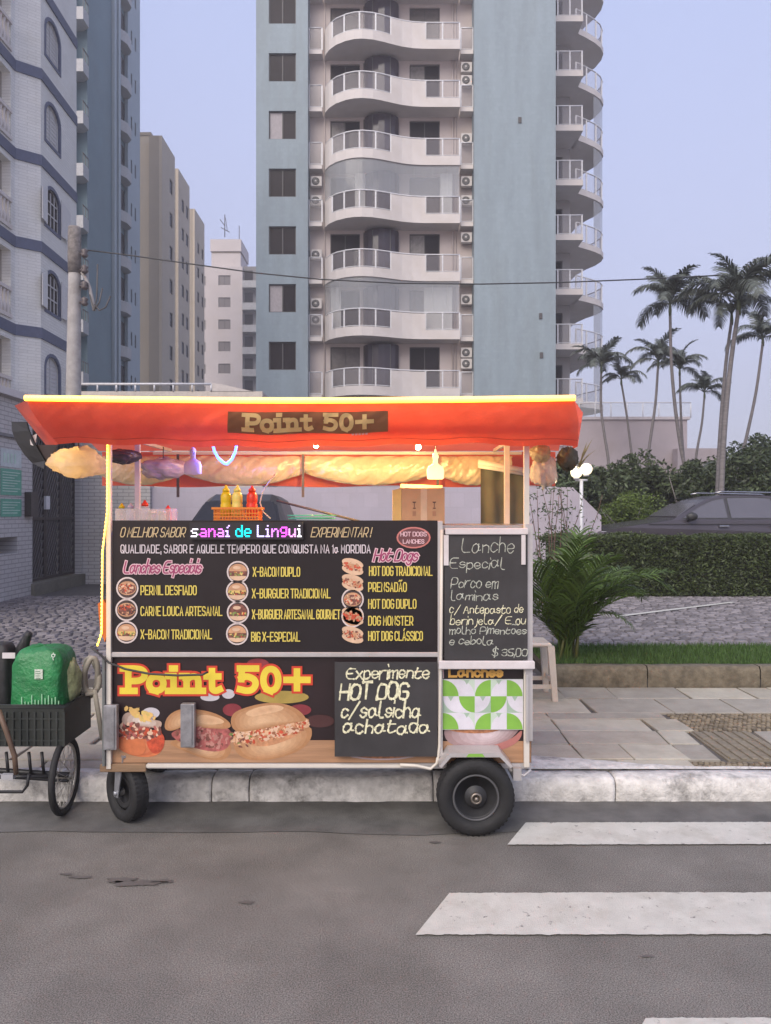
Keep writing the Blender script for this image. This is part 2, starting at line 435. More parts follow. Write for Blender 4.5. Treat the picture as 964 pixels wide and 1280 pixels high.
# whitewashed cement spilling from the kerb over the pavement edge
m = MB(); k = 160; F_ = []; B_ = []
for i in range(k+1):
    x = .86+(4.8-.86)*i/k
    bk = 4.64+.22*max(0, 1-(x-.9)/1.1)**1.2+.05*max(0,noise.noise(Vector((x*1.3,2,0))))+.016*noise.noise(Vector((x*11,5,0)))
    F_.append((x, 4.605, .1425)); B_.append((x, bk, .1415))
M_ = [((a[0]+b[0])/2, (a[1]+b[1])/2, .152+.006*noise.noise(Vector((a[0]*5,1,1)))) for a, b in zip(F_, B_)]
m.add(F_+M_+B_, [(i+r*(k+1),i+1+r*(k+1),i+k+2+r*(k+1),i+k+1+r*(k+1)) for i in range(k) for r in (0,1)], None, True)
struct('cement_apron', m, kerb_m)
# tactile mosaic bands on the pavement
mos = M('brown_mosaic_stone', (.20,.165,.115), .85, var=.3, nscale=30, island=.45, bump=.3)
tb = MB()
def setts(mb, x0,x1,y0,y1,s,z,h=.012):
    ny = int((y1-y0)/s); nx = int((x1-x0)/s)
    for j in range(ny):
        for i in range(nx):
            cx = x0+(i+.5)*s+(j%2)*s*.4+rnd.uniform(-1,1)*s*.08; cy = y0+(j+.5)*s+rnd.uniform(-1,1)*s*.08
            a = s*.44*rnd.uniform(.8,1.05); b = s*.42*rnd.uniform(.8,1.05); zz = z+rnd.uniform(-.3,.3)*h
            q = rnd.uniform(-.2,.2); ca, sa = math.cos(q), math.sin(q)
            def rp(u,v,k,zq): return (cx+(u*ca-v*sa)*k, cy+(u*sa+v*ca)*k, zq)
            mb.add([rp(-a,-b,1,zz-h),rp(a,-b,1,zz-h),rp(a,b,1,zz-h),rp(-a,b,1,zz-h),
                    rp(-a,-b,.8,zz),rp(a,-b,.8,zz),rp(a,b,.8,zz),rp(-a,b,.8,zz)],
                   [(4,5,6,7),(0,1,5,4),(1,2,6,5),(2,3,7,6),(3,0,4,7)])
setts(tb, 1.80,4.9,4.63,4.80,.035,.134); setts(tb, 2.18,4.9,5.45,5.92,.035,.134)
struct('mosaic_paving', tb, mos, proot, 'stuff')
rb = M('ribbed_tactile_tile', (.22,.19,.14), .8, var=.2, nscale=12, bump=.4, stain=.3)
for yb in (4.81,5.02,5.23):
    m = MB().box((2.17,yb,.1),(2.60,yb+.20,.128))
    for k in range(6): m.box((2.19+k*.07,yb+.005,.126),(2.225+k*.07,yb+.195,.138), bev=.004)
    m.build('tactile_tile', rb, proot)

# planter: retaining kerb, grass
pl = bpy.data.objects.new('planter_kerb', None); C.objects.link(pl); pl.location = (1.4,6.8,.1); pl['kind'] = 'structure'
pk = M('mossy_concrete', (.155,.13,.09), .9, var=.35, nscale=14, bump=1, bscale=40, stain=.5)
x = 1.42
while x < 12:
    m = MB(); L_ = rnd.uniform(.9,1.1)
    def fn(u, v, x=x, L_=L_):
        X = x+.005+u*(L_-.01); P = [(6.79,.1),(6.79,.28),(6.81,.315),(6.93,.315),(6.935,.1)]
        k = min(int(v*4.0001), 3); t = v*4-k
        y = P[k][0]*(1-t)+P[k+1][0]*t; z = P[k][1]*(1-t)+P[k+1][1]*t
        q = noise.noise(Vector((X*6, y*9, z*14)))*.012
        return (X, y+q, z+q*.5)
    m.grid(fn, 14, 12, None, True); m.build('concrete_block', pk, pl); x += L_
struct('planter_soil', MB().box((1.45,6.936,.1),(14,8.1,.27)), M('soil', (.06,.045,.03), .95, var=.3))
gm = MB(); rg = random.Random(5)
for _ in range(42000):
    x = rg.uniform(1.5, 8.5); y = rg.uniform(6.95, 8.05) ; h = rg.uniform(.03,.075); a = rg.uniform(0,2*PI); d = .005
    lx, ly = rg.uniform(-.03,.03), rg.uniform(-.03,.03); z = .27
    gm.v += [(x-d*math.cos(a),y-d*math.sin(a),z),(x+d*math.cos(a),y+d*math.sin(a),z),(x+lx,y+ly,z+h)]
    k = len(gm.v); gm.f.append([k-3,k-2,k-1]); gm.mi.append(0); gm.sm.append(False)
tag(gm.build('grass', M('grass_blades', (.080,.150,.035), .6, island=.5, translucent=.3)),
    'strip of short bright green grass behind the mossy concrete kerb', 'grass', kind='stuff')

# cobbled lot behind the pavement
lot = bpy.data.objects.new('cobbled_lot', None); C.objects.link(lot); lot.location = (0,7,.1); lot['kind'] = 'structure'
struct('lot_bed', MB().box((-30,6.805,0),(30,30,.20)), M('lot_joint', (.075,.07,.07), .95, var=.3), lot)
cob = M('grey_cobble', (.16,.145,.155), .75, island=.4, bump=.5, bscale=50)
cobl = M('lilac_cobble', (.20,.182,.192), .7, island=.4, bump=.5, bscale=50)
def cobble(cx, cy, a, b, z):
    q = rnd.uniform(-.15,.15); ca, sa = math.cos(q), math.sin(q)
    def rp(u,v,k,zq): return (cx+(u*ca-v*sa)*k, cy+(u*sa+v*ca)*k, zq)
    return ([rp(-a,-b,1,z-.04),rp(a,-b,1,z-.04),rp(a,b,1,z-.04),rp(-a,b,1,z-.04),
             rp(-a,-b*.9,.82,z),rp(a*.9,-b,.82,z+.004),rp(a,b,.82,z),rp(-a,b*.9,.82,z-.003)],
            [(4,5,6,7),(0,1,5,4),(1,2,6,5),(2,3,7,6),(3,0,4,7)])
restL = MB(); restR = MB(); near = 0
for j in range(62):
    cy = 6.87+j*.105
    if cy > 13.3: break
    xr = cy*.53+.5
    i = 0; cx = -xr - .1
    while cx < xr:
        wd = rnd.uniform(.11,.17); x = cx+wd/2; cx += wd
        if x > 1.36 and cy < 8.15: continue
        right = x > 1.36
        z = .232+rnd.uniform(-.006,.006)
        vs, fs = cobble(x, cy+rnd.uniform(-.01,.01), wd*.46, .048, z)
        # the nearest stones that can be seen beside the cart are single pieces
        vis = (x < -.36*cy - .2 and cy < 9.6) or (right and 8.15 < cy < 9.0 and x > 1.9)
        if vis and near < 298:
            MB().add(vs, fs).build('cobblestone', cobl if right else cob, lot); near += 1
        else: (restR if right else restL).add(vs, fs)
struct('cobble_paving', restL, cob, lot, 'stuff'); struct('lilac_cobble_paving', restR, cobl, lot, 'stuff')
pt = MB(); a = V(2.55,9.0,.245); b = V(4.6,12.1,.245)
a = Vector((X_(770,10.6), 10.6, .243)); b = Vector((X_(917,12.3), 12.3, .243))
m = MB(); k = 12; d = (b-a); nrm = Vector((-d.y, d.x, 0)).normalized()*.045
m.add([a+d*i/k+nrm*s_ for i in range(k+1) for s_ in (-1,1)], [(2*i,2*i+2,2*i+3,2*i+1) for i in range(k)])
struct('parking_line', m, paint)

# sky-side low wall of the tower's podium
pod_m = M('podium_plaster', (.42,.37,.40), .8, var=.06, nscale=1.2, bump=.2, tile=('X',.6,.3,.012,.82), stain=.12)
pod = thing('podium_wall', 'long pale lilac tiled wall in front of the tall blue tower, behind the bushes', 'wall', (0,30,0))
MB().box((-13,30,0),(7.0,30.4,4.3)).build('wall_panel', pod_m, pod)
MB().box((7.003,29.2,0),(11.6,30.6,5.25)).build('wall_panel', M('podium_plaster_plain', (.40,.35,.37), .8, var=.06, nscale=1.5, stain=.12), pod)
MB().box((-13.1,29.95,4.301),(6.99,30.45,4.42)).build('coping', M('podium_coping', (.5,.46,.48), .7), pod)
MB().box((6.95,29.14,5.251),(11.7,30.65,5.36)).build('coping', M('podium_coping'), pod)
m = MB()
for k in range(9): m.tube([(6.9+k*.62,29.5,5.36),(6.9+k*.62,29.5,5.95)], .02)
m.tube([(6.9,29.5,5.95),(11.86,29.5,5.95)], .025); m.build('railing', M('white_metal', (.6,.6,.62), .4), pod)
MB().box((11.0,28.6,0),(12.6,29.1,4.1)).build('pillar', M('podium_plaster_plain'), pod)
MB().box((6.9,29.497,5.40),(11.86,29.503,5.9)).build('glass_panel', M('pale_glass', (.55,.58,.6), .1, alpha=.16), pod)
# ---------------------------------------------------------------- the blue tower with wavy balconies
blue = M('blue_tile_wall', (.245,.305,.345), .6, var=.10, nscale=1.6, stain=.13, stretch=(1,1,.12), bump=.15, bscale=30, tile=('X',.2,.2,.008,.9))
cream = M('cream_render', (.50,.44,.42), .8, var=.06, nscale=1.0, bump=.2, bscale=20, stain=.1)
whitep = M('balcony_white', (.60,.56,.54), .7, var=.05, nscale=1.5, stain=.1)
railm = M('white_metal')
dglass = M('dark_window_glass', (.024,.019,.021), .2, spec=.08, var=.2, nscale=.7)
pglass = M('tinted_purple_glass', (.050,.040,.052), .12, spec=.4, var=.2, nscale=.9)
bglass = M('balcony_glass', (.40,.38,.40), .08, alpha=.16, var=.03)
frame_m = M('dark_window_frame', (.07,.065,.065), .5)
T = thing('apartment_tower', 'tall blue tiled apartment tower with wavy white balconies and a glass fronted ledge', 'building', (1,42,0))
FH = 2.822; NF = 10
def rz(k): return 8.575+FH*k
TOP = 33.5
def window(o, u, n, ua, ub, za, zb, parent, split=True, inset=.12, fm=frame_m, gm_=dglass, curtain=None, fw=.05):
    o = Vector(o); u = Vector(u).normalized(); n = Vector(n).normalized()
    def P(a, z, d): p = o+u*a-n*d; p.z += z; return p
    m = MB()
    def bar(a, b, c, d_):
        m.prism([P(a,c,inset-.03), P(b,c,inset-.03), P(b,d_,inset-.03), P(a,d_,inset-.03)], -n*.06)
    bar(ua,ub,za,za+fw); bar(ua,ub,zb-fw,zb); bar(ua,ua+fw,za+fw,zb-fw); bar(ub-fw,ub,za+fw,zb-fw)
    if split: c = (ua+ub)/2; bar(c-fw*.5,c+fw*.5,za+fw,zb-fw)
    f = m.build('window', fm, parent)
    if split:
        c = (ua+ub)/2
        prs = [(ua+fw,c-fw*.5),(c+fw*.5,ub-fw)]
    else: prs = [(ua+fw,ub-fw)]
    for i, (a, b) in enumerate(prs):
        q = MB().prism([P(a,za+fw,inset), P(b,za+fw,inset), P(b,zb-fw,inset), P(a,zb-fw,inset)], -n*.012)
        q.build('pane', (curtain if (curtain and i == 0) else gm_), f)
    return f
# left wing with its window column
ops = []
for k in range(-1, NF):
    zt = Z_(427-72.2*k, 36.9); 
    ops.append((X_(336,36.9), X_(370,36.9), zt-1.37, zt))
WL0, WL1, WR0, WR1 = -6.29, -3.77, 4.31, 8.27
ml = MB().wall((0,36.9,0),(1,0,0),(0,-1,0), WL0, WL1, 0, TOP, .22, ops)
ml.box((WL0,37.12,0),(WL0+.2,47,TOP)); ml.box((WL1-.22,37.12,0),(WL1,38.3,TOP)); ml.box((WL0+.2,37.9,0),(WL1-.22,38.1,TOP))
ml.build('wing_wall', blue, T)
pale_curtain = M('pale_curtain', (.36,.33,.34), .8, var=.1)
for i, q in enumerate(ops):
    window((0,36.9,0),(1,0,0),(0,-1,0), *q, T, curtain=pale_curtain if i in (2,5) else None)
mr = MB().box((WR0,36.9,0),(WR1,47,TOP))
mr.build('wing_wall', blue, T)
vent_m = frame_m
for px, py in ((676,395),(677,444),(650,150)):
    p = at(px,py,36.9); MB().box((p.x-.08,36.86,p.z-.14),(p.x+.08,36.899,p.z+.14)).build('vent', vent_m, T)
# recessed cream wall with windows
BY = 37.9
ops = []
for k in range(-2, NF):
    z0 = rz(k)-1.05; z1 = rz(k)+1.36
    ops += [(-2.75,-1.28,z0,z1),(1.2,2.71,z0,z1)]
mc = MB().wall((0,BY,0),(1,0,0),(0,-1,0), WL1, WR0, 0, TOP, .2, ops)
mc.box((WL1,38.4,0),(WR0,38.6,TOP)); mc.build('back_wall', cream, T)
cur_b = M('brown_curtain_behind_glass', (.10,.085,.08), .4, var=.3, nscale=5); cur_c = M('grey_curtain_behind_glass', (.20,.185,.18), .4, var=.3, nscale=5)
for q in ops: window((0,BY,0),(1,0,0),(0,-1,0), *q, T, fw=.045, curtain=random.choice([None,None,cur_b,cur_c]), gm_=random.choice([dglass,dglass,cur_b]))
m = MB()
for x in (-3.02, 3.35, 3.5): m.tube([(x,BY-.05,2),(x,BY-.05,TOP)], .035)
m.build('downpipe', cream, T)
# balcony path
PX = [(-3.05,37.85),(-2.98,37.45),(-2.75,37.0),(-2.4,36.6),(-1.9,36.28),(-1.5,36.14),(-1.1,36.1),(-.6,36.17),(-.15,36.33),(.3,36.52),(.8,36.72),(1.3,36.84),(1.75,36.89),(2.1,36.9),(2.8,36.9),(3.62,36.9)]
def seg(x0, x1):
    def yy(x):
        for (a, ya), (b, yb) in zip(PX, PX[1:]):
            if a <= x <= b: return ya+(yb-ya)*(x-a)/(b-a)
        return PX[0][1] if x < PX[0][0] else PX[-1][1]
    pts = [(x0, yy(x0))]+[p for p in PX if x0 < p[0] < x1]+[(x1, yy(x1))]
    return pts
def curved(mb, pts, z0, z1, th, cx=None):
    P = [Vector((x,y,0)) for x, y in pts]; n = len(P); inn = []
    for i, p in enumerate(P):
        t = (P[min(i+1,n-1)]-P[max(i-1,0)]).normalized(); inn.append(p+Vector((-t.y,t.x,0))*th)
    vs = []
    for p, q in zip(P, inn): vs += [(p.x,p.y,z0),(p.x,p.y,z1),(q.x,q.y,z1),(q.x,q.y,z0)]
    fs = []
    for i in range(n-1):
        for k in range(4): fs.append((i*4+k, (i+1)*4+k, (i+1)*4+(k+1)%4, i*4+(k+1)%4))
    fs += [(0,1,2,3),(n*4-1,n*4-2,n*4-3,n*4-4)]
    mb.add(vs, fs, None, False); return mb
def make_balcony(pts_all, solid, glassed, back, parent, zr, slab_z=-1.30, band=-.86):
    slabm = MB(); P = pts_all
    poly = [(x,y,zr+slab_z) for x, y in P]+[(P[-1][0],back,zr+slab_z),(P[0][0],back,zr+slab_z)]
    if len(back_poly) : poly = [(x,y,zr+slab_z) for x, y in P]+[(x,y,zr+slab_z) for x,y in back_poly]
    slabm.prism(list(reversed(poly)), (0,0,.14))
    curved(slabm, P, zr+slab_z+.141, zr+band, .10)
    for s0 in solid: curved(slabm, s0, zr+band+.001, zr-.06, .10)
    b = slabm.build('balcony', whitep, parent, fix=True)
    r = MB()
    def off(pts, d):
        PP = [Vector((x,y,0)) for x,y in pts]; n = len(PP); o_ = []
        for i, p in enumerate(PP):
            t = (PP[min(i+1,n-1)]-PP[max(i-1,0)]).normalized(); o_.append((p+Vector((-t.y,t.x,0))*d))
        return o_
    r.tube([(p.x,p.y,zr) for p in off(P,.05)], .035, seg=6)
    for gpts, npan in glassed:
        O = off(gpts,.05); L = [0]
        for a, b2 in zip(O, O[1:]): L.append(L[-1]+(b2-a).length)
        def loc(t):
            t *= L[-1]
            for i in range(len(O)-1):
                if L[i] <= t <= L[i+1]+1e-9: return O[i]+(O[i+1]-O[i])*((t-L[i])/(L[i+1]-L[i]))
            return O[-1]
        for k in range(npan+1):
            q = loc(k/npan); r.box((q.x-.035,q.y-.035,zr+band),(q.x+.035,q.y+.035,zr-.02))
        low = [loc(k/12) for k in range(13)]
        r.tube([(p.x,p.y,zr+band+.05) for p in low], .022, seg=5)
        for k in range(npan):
            pp = [loc((k+.04)/npan), loc((k+.34)/npan), loc((k+.66)/npan), loc((k+.96)/npan)]
            g_ = MB(); 
            for a, b2 in zip(pp, pp[1:]): g_.prism([(a.x,a.y,zr+band+.09),(b2.x,b2.y,zr+band+.09),(b2.x,b2.y,zr-.05),(a.x,a.y,zr-.05)], (0,.01,0))
            g_.build('glass_panel', bglass, b)
    r.build('railing', railm, b)
    return b
back_poly = []
b0 = make_balcony(seg(-3.05,3.62), [seg(-3.05,-2.62), seg(.28,1.95), ], [(seg(-2.62,.28),4),(seg(1.95,3.6),2)], BY-.002, T, rz(0))
for k in list(range(-2,0))+list(range(1,NF)):
    c = copy_tree(b0, T); c.location = (c.location.x, c.location.y, c.location.z+FH*k)
# curved tinted glass bay behind each balcony
bay = MB(); zr = rz(0)
for i in range(9):
    a0 = PI+PI*i/9; a1 = PI+PI*(i+1)/9; r_ = .88; cx = -.2
    p = (cx+r_*math.cos(a0), BY+r_*.75*math.sin(a0)-.003); q = (cx+r_*math.cos(a1), BY+r_*.75*math.sin(a1)-.003)
    bay.quad((p[0],p[1],zr-1.15),(q[0],q[1],zr-1.15),(q[0],q[1],zr+1.40),(p[0],p[1],zr+1.40), pglass)
    if i in (0,3,6): bay.box((p[0]-.02,p[1]-.03,zr-1.15),(p[0]+.02,p[1]+.01,zr+1.4), frame_m)
by0 = bay.build('glass_bay', None, T)
for k in list(range(-2,0))+list(range(1,NF)):
    c = inst(by0, T, (by0.location.x, by0.location.y, by0.location.z+FH*k))
# service ledges left and right of each balcony
for (xa, xb) in ((WL1+.002,-3.12),(3.70,WR0-.002)):
    back_poly = []
    p = [(xa,37.3),(xb,37.3)]
    l0 = make_balcony(p, [], [(p,1)], BY-.003, T, rz(0), band=-1.1)
    l0.name = 'service_ledge'
    for k in list(range(-2,0))+list(range(1,NF)):
        c = copy_tree(l0, T); c.name = 'service_ledge'; c.location = (c.location.x, c.location.y, c.location.z+FH*k)
# glazed-in balconies (second and fourth in view from below)
eg = M('enclosure_glass', (.55,.57,.60), .06, alpha=.27, var=.03)
for k in (1, 3):
    P = seg(-3.0,3.6); tot = [-3.0,-2.2,-1.3,-.4,.5,1.4,2.3,3.0,3.6]
    for a, b in zip(tot, tot[1:]):
        g_ = MB(); s_ = seg(a+.004,b-.004)
        for p, q in zip(s_, s_[1:]): g_.prism([(p[0],p[1]+.06,rz(k)+.03),(q[0],q[1]+.06,rz(k)+.03),(q[0],q[1]+.06,rz(k)+1.5),(p[0],p[1]+.06,rz(k)+1.5)], (0,.012,0))
        g_.build('enclosure_glass', eg, T)
# roller curtains behind the enclosure glass
for k, spans in ((1, ((1.9,3.3),(-2.7,-2.2))), (3, ((-1.5,-1.0),(2.72,3.3)))):
    for a, b in spans:
        MB().box((a,37.55,rz(k)-1.0),(b,37.58,rz(k)+1.4)).build('curtain', M('white_curtain', (.62,.62,.60), .8, var=.08, nscale=20, stretch=(8,8,.2)), T)
# slab top of the tower
MB().box((WL0-.1,36.8,TOP+.001),(10.1,48,TOP+.5)).build('roof_slab', cream, T)

# right flank: recessed cream wall, box balconies and curved balconies
flank = M('flank_render', (.36,.34,.33), .8, var=.05, nscale=1, stain=.1)
ops2 = [(8.95,9.6,rz(k)-1.1,rz(k)+1.1) for k in range(-2,NF)]
m = MB().wall((0,41.2,0),(1,0,0),(0,-1,0), 8.272, 10.0, 0, TOP, .2, ops2)
m.box((8.272,41.6,0),(10.0,47,TOP)); m.build('flank_wall', flank, T)
for q in ops2: window((0,41.2,0),(1,0,0),(0,-1,0), *q, T, split=False)
back_poly = []
p = [(8.3,39.2),(10.2,39.2)]
f0 = make_balcony(p, [], [([(8.9,39.2),(10.15,39.2)],2)], 41.19, T, rz(0), band=-1.0)
back_poly = [(10.0,46.5),(10.0,41.2)]
cp = [(10.1,40.15),(10.7,40.55),(11.3,41.0),(11.75,41.45),(12.05,42.0),(12.1,42.6),(11.95,43.3),(11.6,44.0),(11.3,45.0),(11.2,46.5)]
f1 = make_balcony(cp, [], [(cp[0:6],4),(cp[5:],3)], 46, T, rz(0), band=-1.0)
back_poly = []
for k in list(range(-2,0))+list(range(1,NF)):
    for f in (f0, f1):
        c = copy_tree(f, T); c.location = (c.location.x, c.location.y, c.location.z+FH*k)
g_ = MB()
for k in (-1,0,1,2,3,4,5): 
    for p, q in zip(cp[4:7], cp[5:8]):
        pass
for k in (0,1,3,4,5):
    for (p, q) in zip(cp[2:6], cp[3:7]):
        MB().prism([(p[0]-.06,p[1],rz(k)+.03),(q[0]-.06,q[1],rz(k)+.03),(q[0]-.06,q[1],rz(k)+1.5),(p[0]-.06,p[1],rz(k)+1.5)], (-.012,0,0)).build('enclosure_glass', eg, T)

# air conditioners on the ledges
ac_body = M('ac_white', (.55,.52,.50), .6, var=.08, stain=.2); ac_dark = M('ac_grille', (.06,.06,.06), .6)
def ac(x, k, dz, side, lab):
    z = rz(k)+dz; y = 37.62
    t = thing('air_conditioner', lab, 'air conditioner', (x,y,z), 'air conditioners on the service ledges')
    MB().box((x-.27,y-.12,z),(x+.27,y+.14,z+.5), bev=.02).build('casing', ac_body, t)
    MB().lathe([(.19,0),(.19,.012),(.15,.014)], (x-.03,y-.12,z+.25), (0,-1,0), seg=18).build('fan_guard', ac_dark, t)
    m = MB().lathe([(.06,0),(.05,.03)], (x-.03,y-.134,z+.25), (0,-1,0), seg=10)
    for q in range(5): m.box((x-.03-.15,y-.142,z+.245),(x-.03+.15,y-.137,z+.252), mtx=Matrix.Translation((x-.03,0,z+.25))@Matrix.Rotation(q*PI/5,4,'Y')@Matrix.Translation((-(x-.03),0,-(z+.25))))
    m.build('fan', ac_body, t)
LN = ['lowest','second lowest','third','fourth','fifth','sixth','seventh']
for x, k, dz, side in ((-3.42,1,.35,'left'),(-3.42,1,-.45,'left'),(4.0,1,.55,'right'),(-3.42,3,.75,'left'),(-3.42,3,-.2,'left'),(4.0,3,.75,'right'),(4.0,3,-.2,'right'),
                       (4.0,5,.75,'right'),(4.0,5,.1,'right'),(4.0,0,.75,'right'),(4.0,0,.2,'right'),(4.0,2,.8,'right'),(4.0,4,.05,'right'),(-3.42,2,-.05,'left')):
    if (x,k) in ((-3.42,1),(-3.42,3),(4.0,3),(4.0,5),(4.0,0)): pos = 'upper' if dz > .25 else 'lower'
    else: pos = 'lone'
    ac(x, k, dz, side, '%s air conditioner on the tower %s ledge beside the %s visible balcony' % (pos, side, LN[k]+(' from below' if k > 1 else '')))

# ---------------------------------------------------------------- white-tiled building at far left with navy bands
wt = M('white_brick_tile_y', (.70,.70,.68), .55, var=.05, nscale=1.5, stain=.1, tile=('Y',.42,.10,.012,.80), bump=.15)
wtx = M('white_brick_tile_x', (.70,.70,.68), .55, var=.05, nscale=1.5, stain=.1, tile=('X',.42,.10,.012,.80), bump=.15)
navy = M('navy_band', (.085,.10,.165), .6, var=.1)
Bd = thing('tiled_apartment_block', 'white tiled apartment block with navy bands and arched windows at the left edge', 'building', (-13,26,0))
HB = 24.0
pA, pB, pC, pD = V(-12.33,20.0,0), V(-12.26,25.1,0), V(-11.62,25.6,0), V(-11.68,28.7,0)
bz = [5.0+2.91*i for i in range(7)]
# arched window faces (C-D) : wall with openings, arch infill on top
u = (pD-pC).normalized(); nn = V(u.y,-u.x,0)
wins = [(.35,1.55,z+.72,z+2.12) for z in bz if z+2.4 < HB]
m = MB().wall(pC, u, nn, 0, (pD-pC).length, 0, HB, .25, wins)
for (a,b,c,d) in wins:       # fill the corners above the arch
    k = 8; mid = (a+b)/2; r_ = (b-a)/2
    for i in range(k):
        t0 = PI-PI*i/k; t1 = PI-PI*(i+1)/k
        def P(uu, z, dd=0): q = pC+u*uu-nn*dd; return (q.x,q.y,z)
        x0, x1 = mid+r_*math.cos(t0), mid+r_*math.cos(t1); z0, z1 = d-.48+.48*math.sin(t0), d-.48+.48*math.sin(t1)
        m.quad(P(x0,z0,.001),P(x1,z1,.001),P(x1,d,.001),P(x0,d,.001))
        m.quad(P(x0,z0,0),P(x1,z1,0),P(x1,z1,.2),P(x0,z0,.2))
m.build('side_wall', wt, Bd)
shut = M('white_shutter', (.56,.56,.57), .5, var=.05)
for wi, (a,b,c,d) in enumerate(wins):
    def P(uu, z, dd=0): q = pC+u*uu-nn*dd; return Vector((q.x,q.y,z))
    mid = (a+b)/2; r_ = (b-a)/2
    arch = [(a,c),(b,c)]+[(mid+r_*math.cos(PI*i/10), d-.48+.48*math.sin(PI*i/10)) for i in range(11)]
    f = MB(); pts = arch+[arch[0]]
    cx_, cz_ = mid, (c+d)/2
    for (x0,z0),(x1,z1) in zip(pts, pts[1:]):
        if (x0,z0) == (x1,z1): continue
        def o_(x,z,s_): return (cx_+(x-cx_)*s_, cz_+(z-cz_)*s_)
        A_, B_ = o_(x0,z0,1.13), o_(x1,z1,1.13); C_, D_ = o_(x1,z1,.97), o_(x0,z0,.97)
        f.prism([P(*A_,-.03),P(*B_,-.03),P(*C_,-.03),P(*D_,-.03)], -nn*.08)
    fr = f.build('arched_window', navy, Bd)
    q = MB().prism([P(x,z,.1) for x,z in arch], -nn*.02)
    openw = wi in (1,2)
    q.build('pane', dglass if openw else shut, fr)
    if openw:
        m = MB()
        for xx in (a+.3,a+.6,a+.9): m.prism([P(xx-.02,c,.06),P(xx+.02,c,.06),P(xx+.02,d-.1,.06),P(xx-.02,d-.1,.06)], -nn*.03)
        for zz in (c+.5,c+.95): m.prism([P(a,zz-.02,.055),P(b,zz-.02,.055),P(b,zz+.02,.055),P(a,zz+.02,.055)], -nn*.03)
        m.build('glazing_bar', shut, fr)
        for (x0, dx) in ((a,-.55),(b,.6)):
            MB().prism([P(x0,c,-.05),P(x0+dx,c,-.12),P(x0+dx,d-.35,-.12),P(x0,d-.1,-.05)], nn*.04).build('shutter', shut, fr)
    else:
        m = MB()
        m.prism([P(mid-.02,c,.07),P(mid+.02,c,.07),P(mid+.02,d-.03,.07),P(mid-.02,d-.03,.07)], -nn*.02)
        for i in range(8): m.prism([P(a+.08,c+.12+i*.14,.08),P(b-.08,c+.12+i*.14,.08),P(b-.08,c+.15+i*.14,.08),P(a+.08,c+.15+i*.14,.08)], -nn*.02)
        m.build('slats', shut, fr)
# angled face B-C
u2 = (pC-pB).normalized(); n2 = V(u2.y,-u2.x,0)
MB().wall(pB, u2, n2, 0, (pC-pB).length, 0, HB, .25, []).build('corner_wall', wtx, Bd)
# balcony face A-B
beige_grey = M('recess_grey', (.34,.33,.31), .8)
u3 = (pB-pA).normalized(); n3 = V(u3.y,-u3.x,0); LAB = (pB-pA).length
ops3 = [(2.6,LAB-.25,z+.12,z+2.35) for z in bz if z+2.5 < HB]
MB().wall(pA, u3, n3, 0, LAB, 0, HB, .3, ops3).build('balcony_wall', wt, Bd)
for (a,b,c,d) in ops3:
    def P(uu, z, dd=0): q = pA+u3*uu-n3*dd; return Vector((q.x,q.y,z))
    m = MB()
    m.prism([P(a,c+.88,-.06),P(b,c+.88,-.06),P(b,c+1.0,-.06),P(a,c+1.0,-.06)], -n3*.2)
    m.prism([P(a,c,-.06),P(b,c,-.06),P(b,c+.12,-.06),P(a,c+.12,-.06)], -n3*.2)
    m.build('balustrade_rail', whitep, Bd)
    m = MB(); x = a+.1
    while x < b-.05: m.lathe([(.05,.0),(.06,.05),(.09,.22),(.045,.4),(.05,.62),(.07,.76)], P(x,c+.12,.03), seg=8); x += .22
    m.build('balusters', whitep, Bd)
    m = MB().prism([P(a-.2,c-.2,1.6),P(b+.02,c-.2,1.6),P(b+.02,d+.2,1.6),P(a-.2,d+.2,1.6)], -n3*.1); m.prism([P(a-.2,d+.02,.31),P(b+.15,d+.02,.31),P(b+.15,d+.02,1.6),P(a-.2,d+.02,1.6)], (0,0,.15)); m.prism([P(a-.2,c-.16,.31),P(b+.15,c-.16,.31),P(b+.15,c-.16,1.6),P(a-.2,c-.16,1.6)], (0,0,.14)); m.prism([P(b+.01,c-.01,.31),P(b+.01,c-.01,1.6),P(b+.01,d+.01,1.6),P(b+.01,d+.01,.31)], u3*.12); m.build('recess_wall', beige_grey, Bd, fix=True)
# body behind the faces so the block is solid
MB().prism([(-12.62,20,HB),(-12.55,25.2,HB),(-12.0,25.85,HB),(-12.0,28.7,HB),(-20,28.7,HB),(-20,20,HB)], (0,0,.4)).build('roof_slab', whitep, Bd)
MB().box((-20,28.45,0),(-11.95,28.69,HB)).build('end_wall', wtx, Bd)
# navy bands follow the faces, 3 cm proud
for z in bz:
    z2 = z; m = MB()
    def lineof(off): return [pA+n3*off, pB+n3*off+n2*off*.5, pC+nn*off+n2*off*.5, pD+nn*off]
    O = lineof(.04); I = lineof(-.05)
    vs = []
    for p, q in zip(O, I): vs += [(p.x,p.y,z2-.36),(p.x,p.y,z2),(q.x,q.y,z2),(q.x,q.y,z2-.36)]
    m.add(vs, [(i*4+k,(i+1)*4+k,(i+1)*4+(k+1)%4,i*4+(k+1)%4) for i in range(3) for k in range(4)]+[(0,1,2,3),(15,14,13,12)])
    m.build('navy_band', navy, Bd, fix=True)

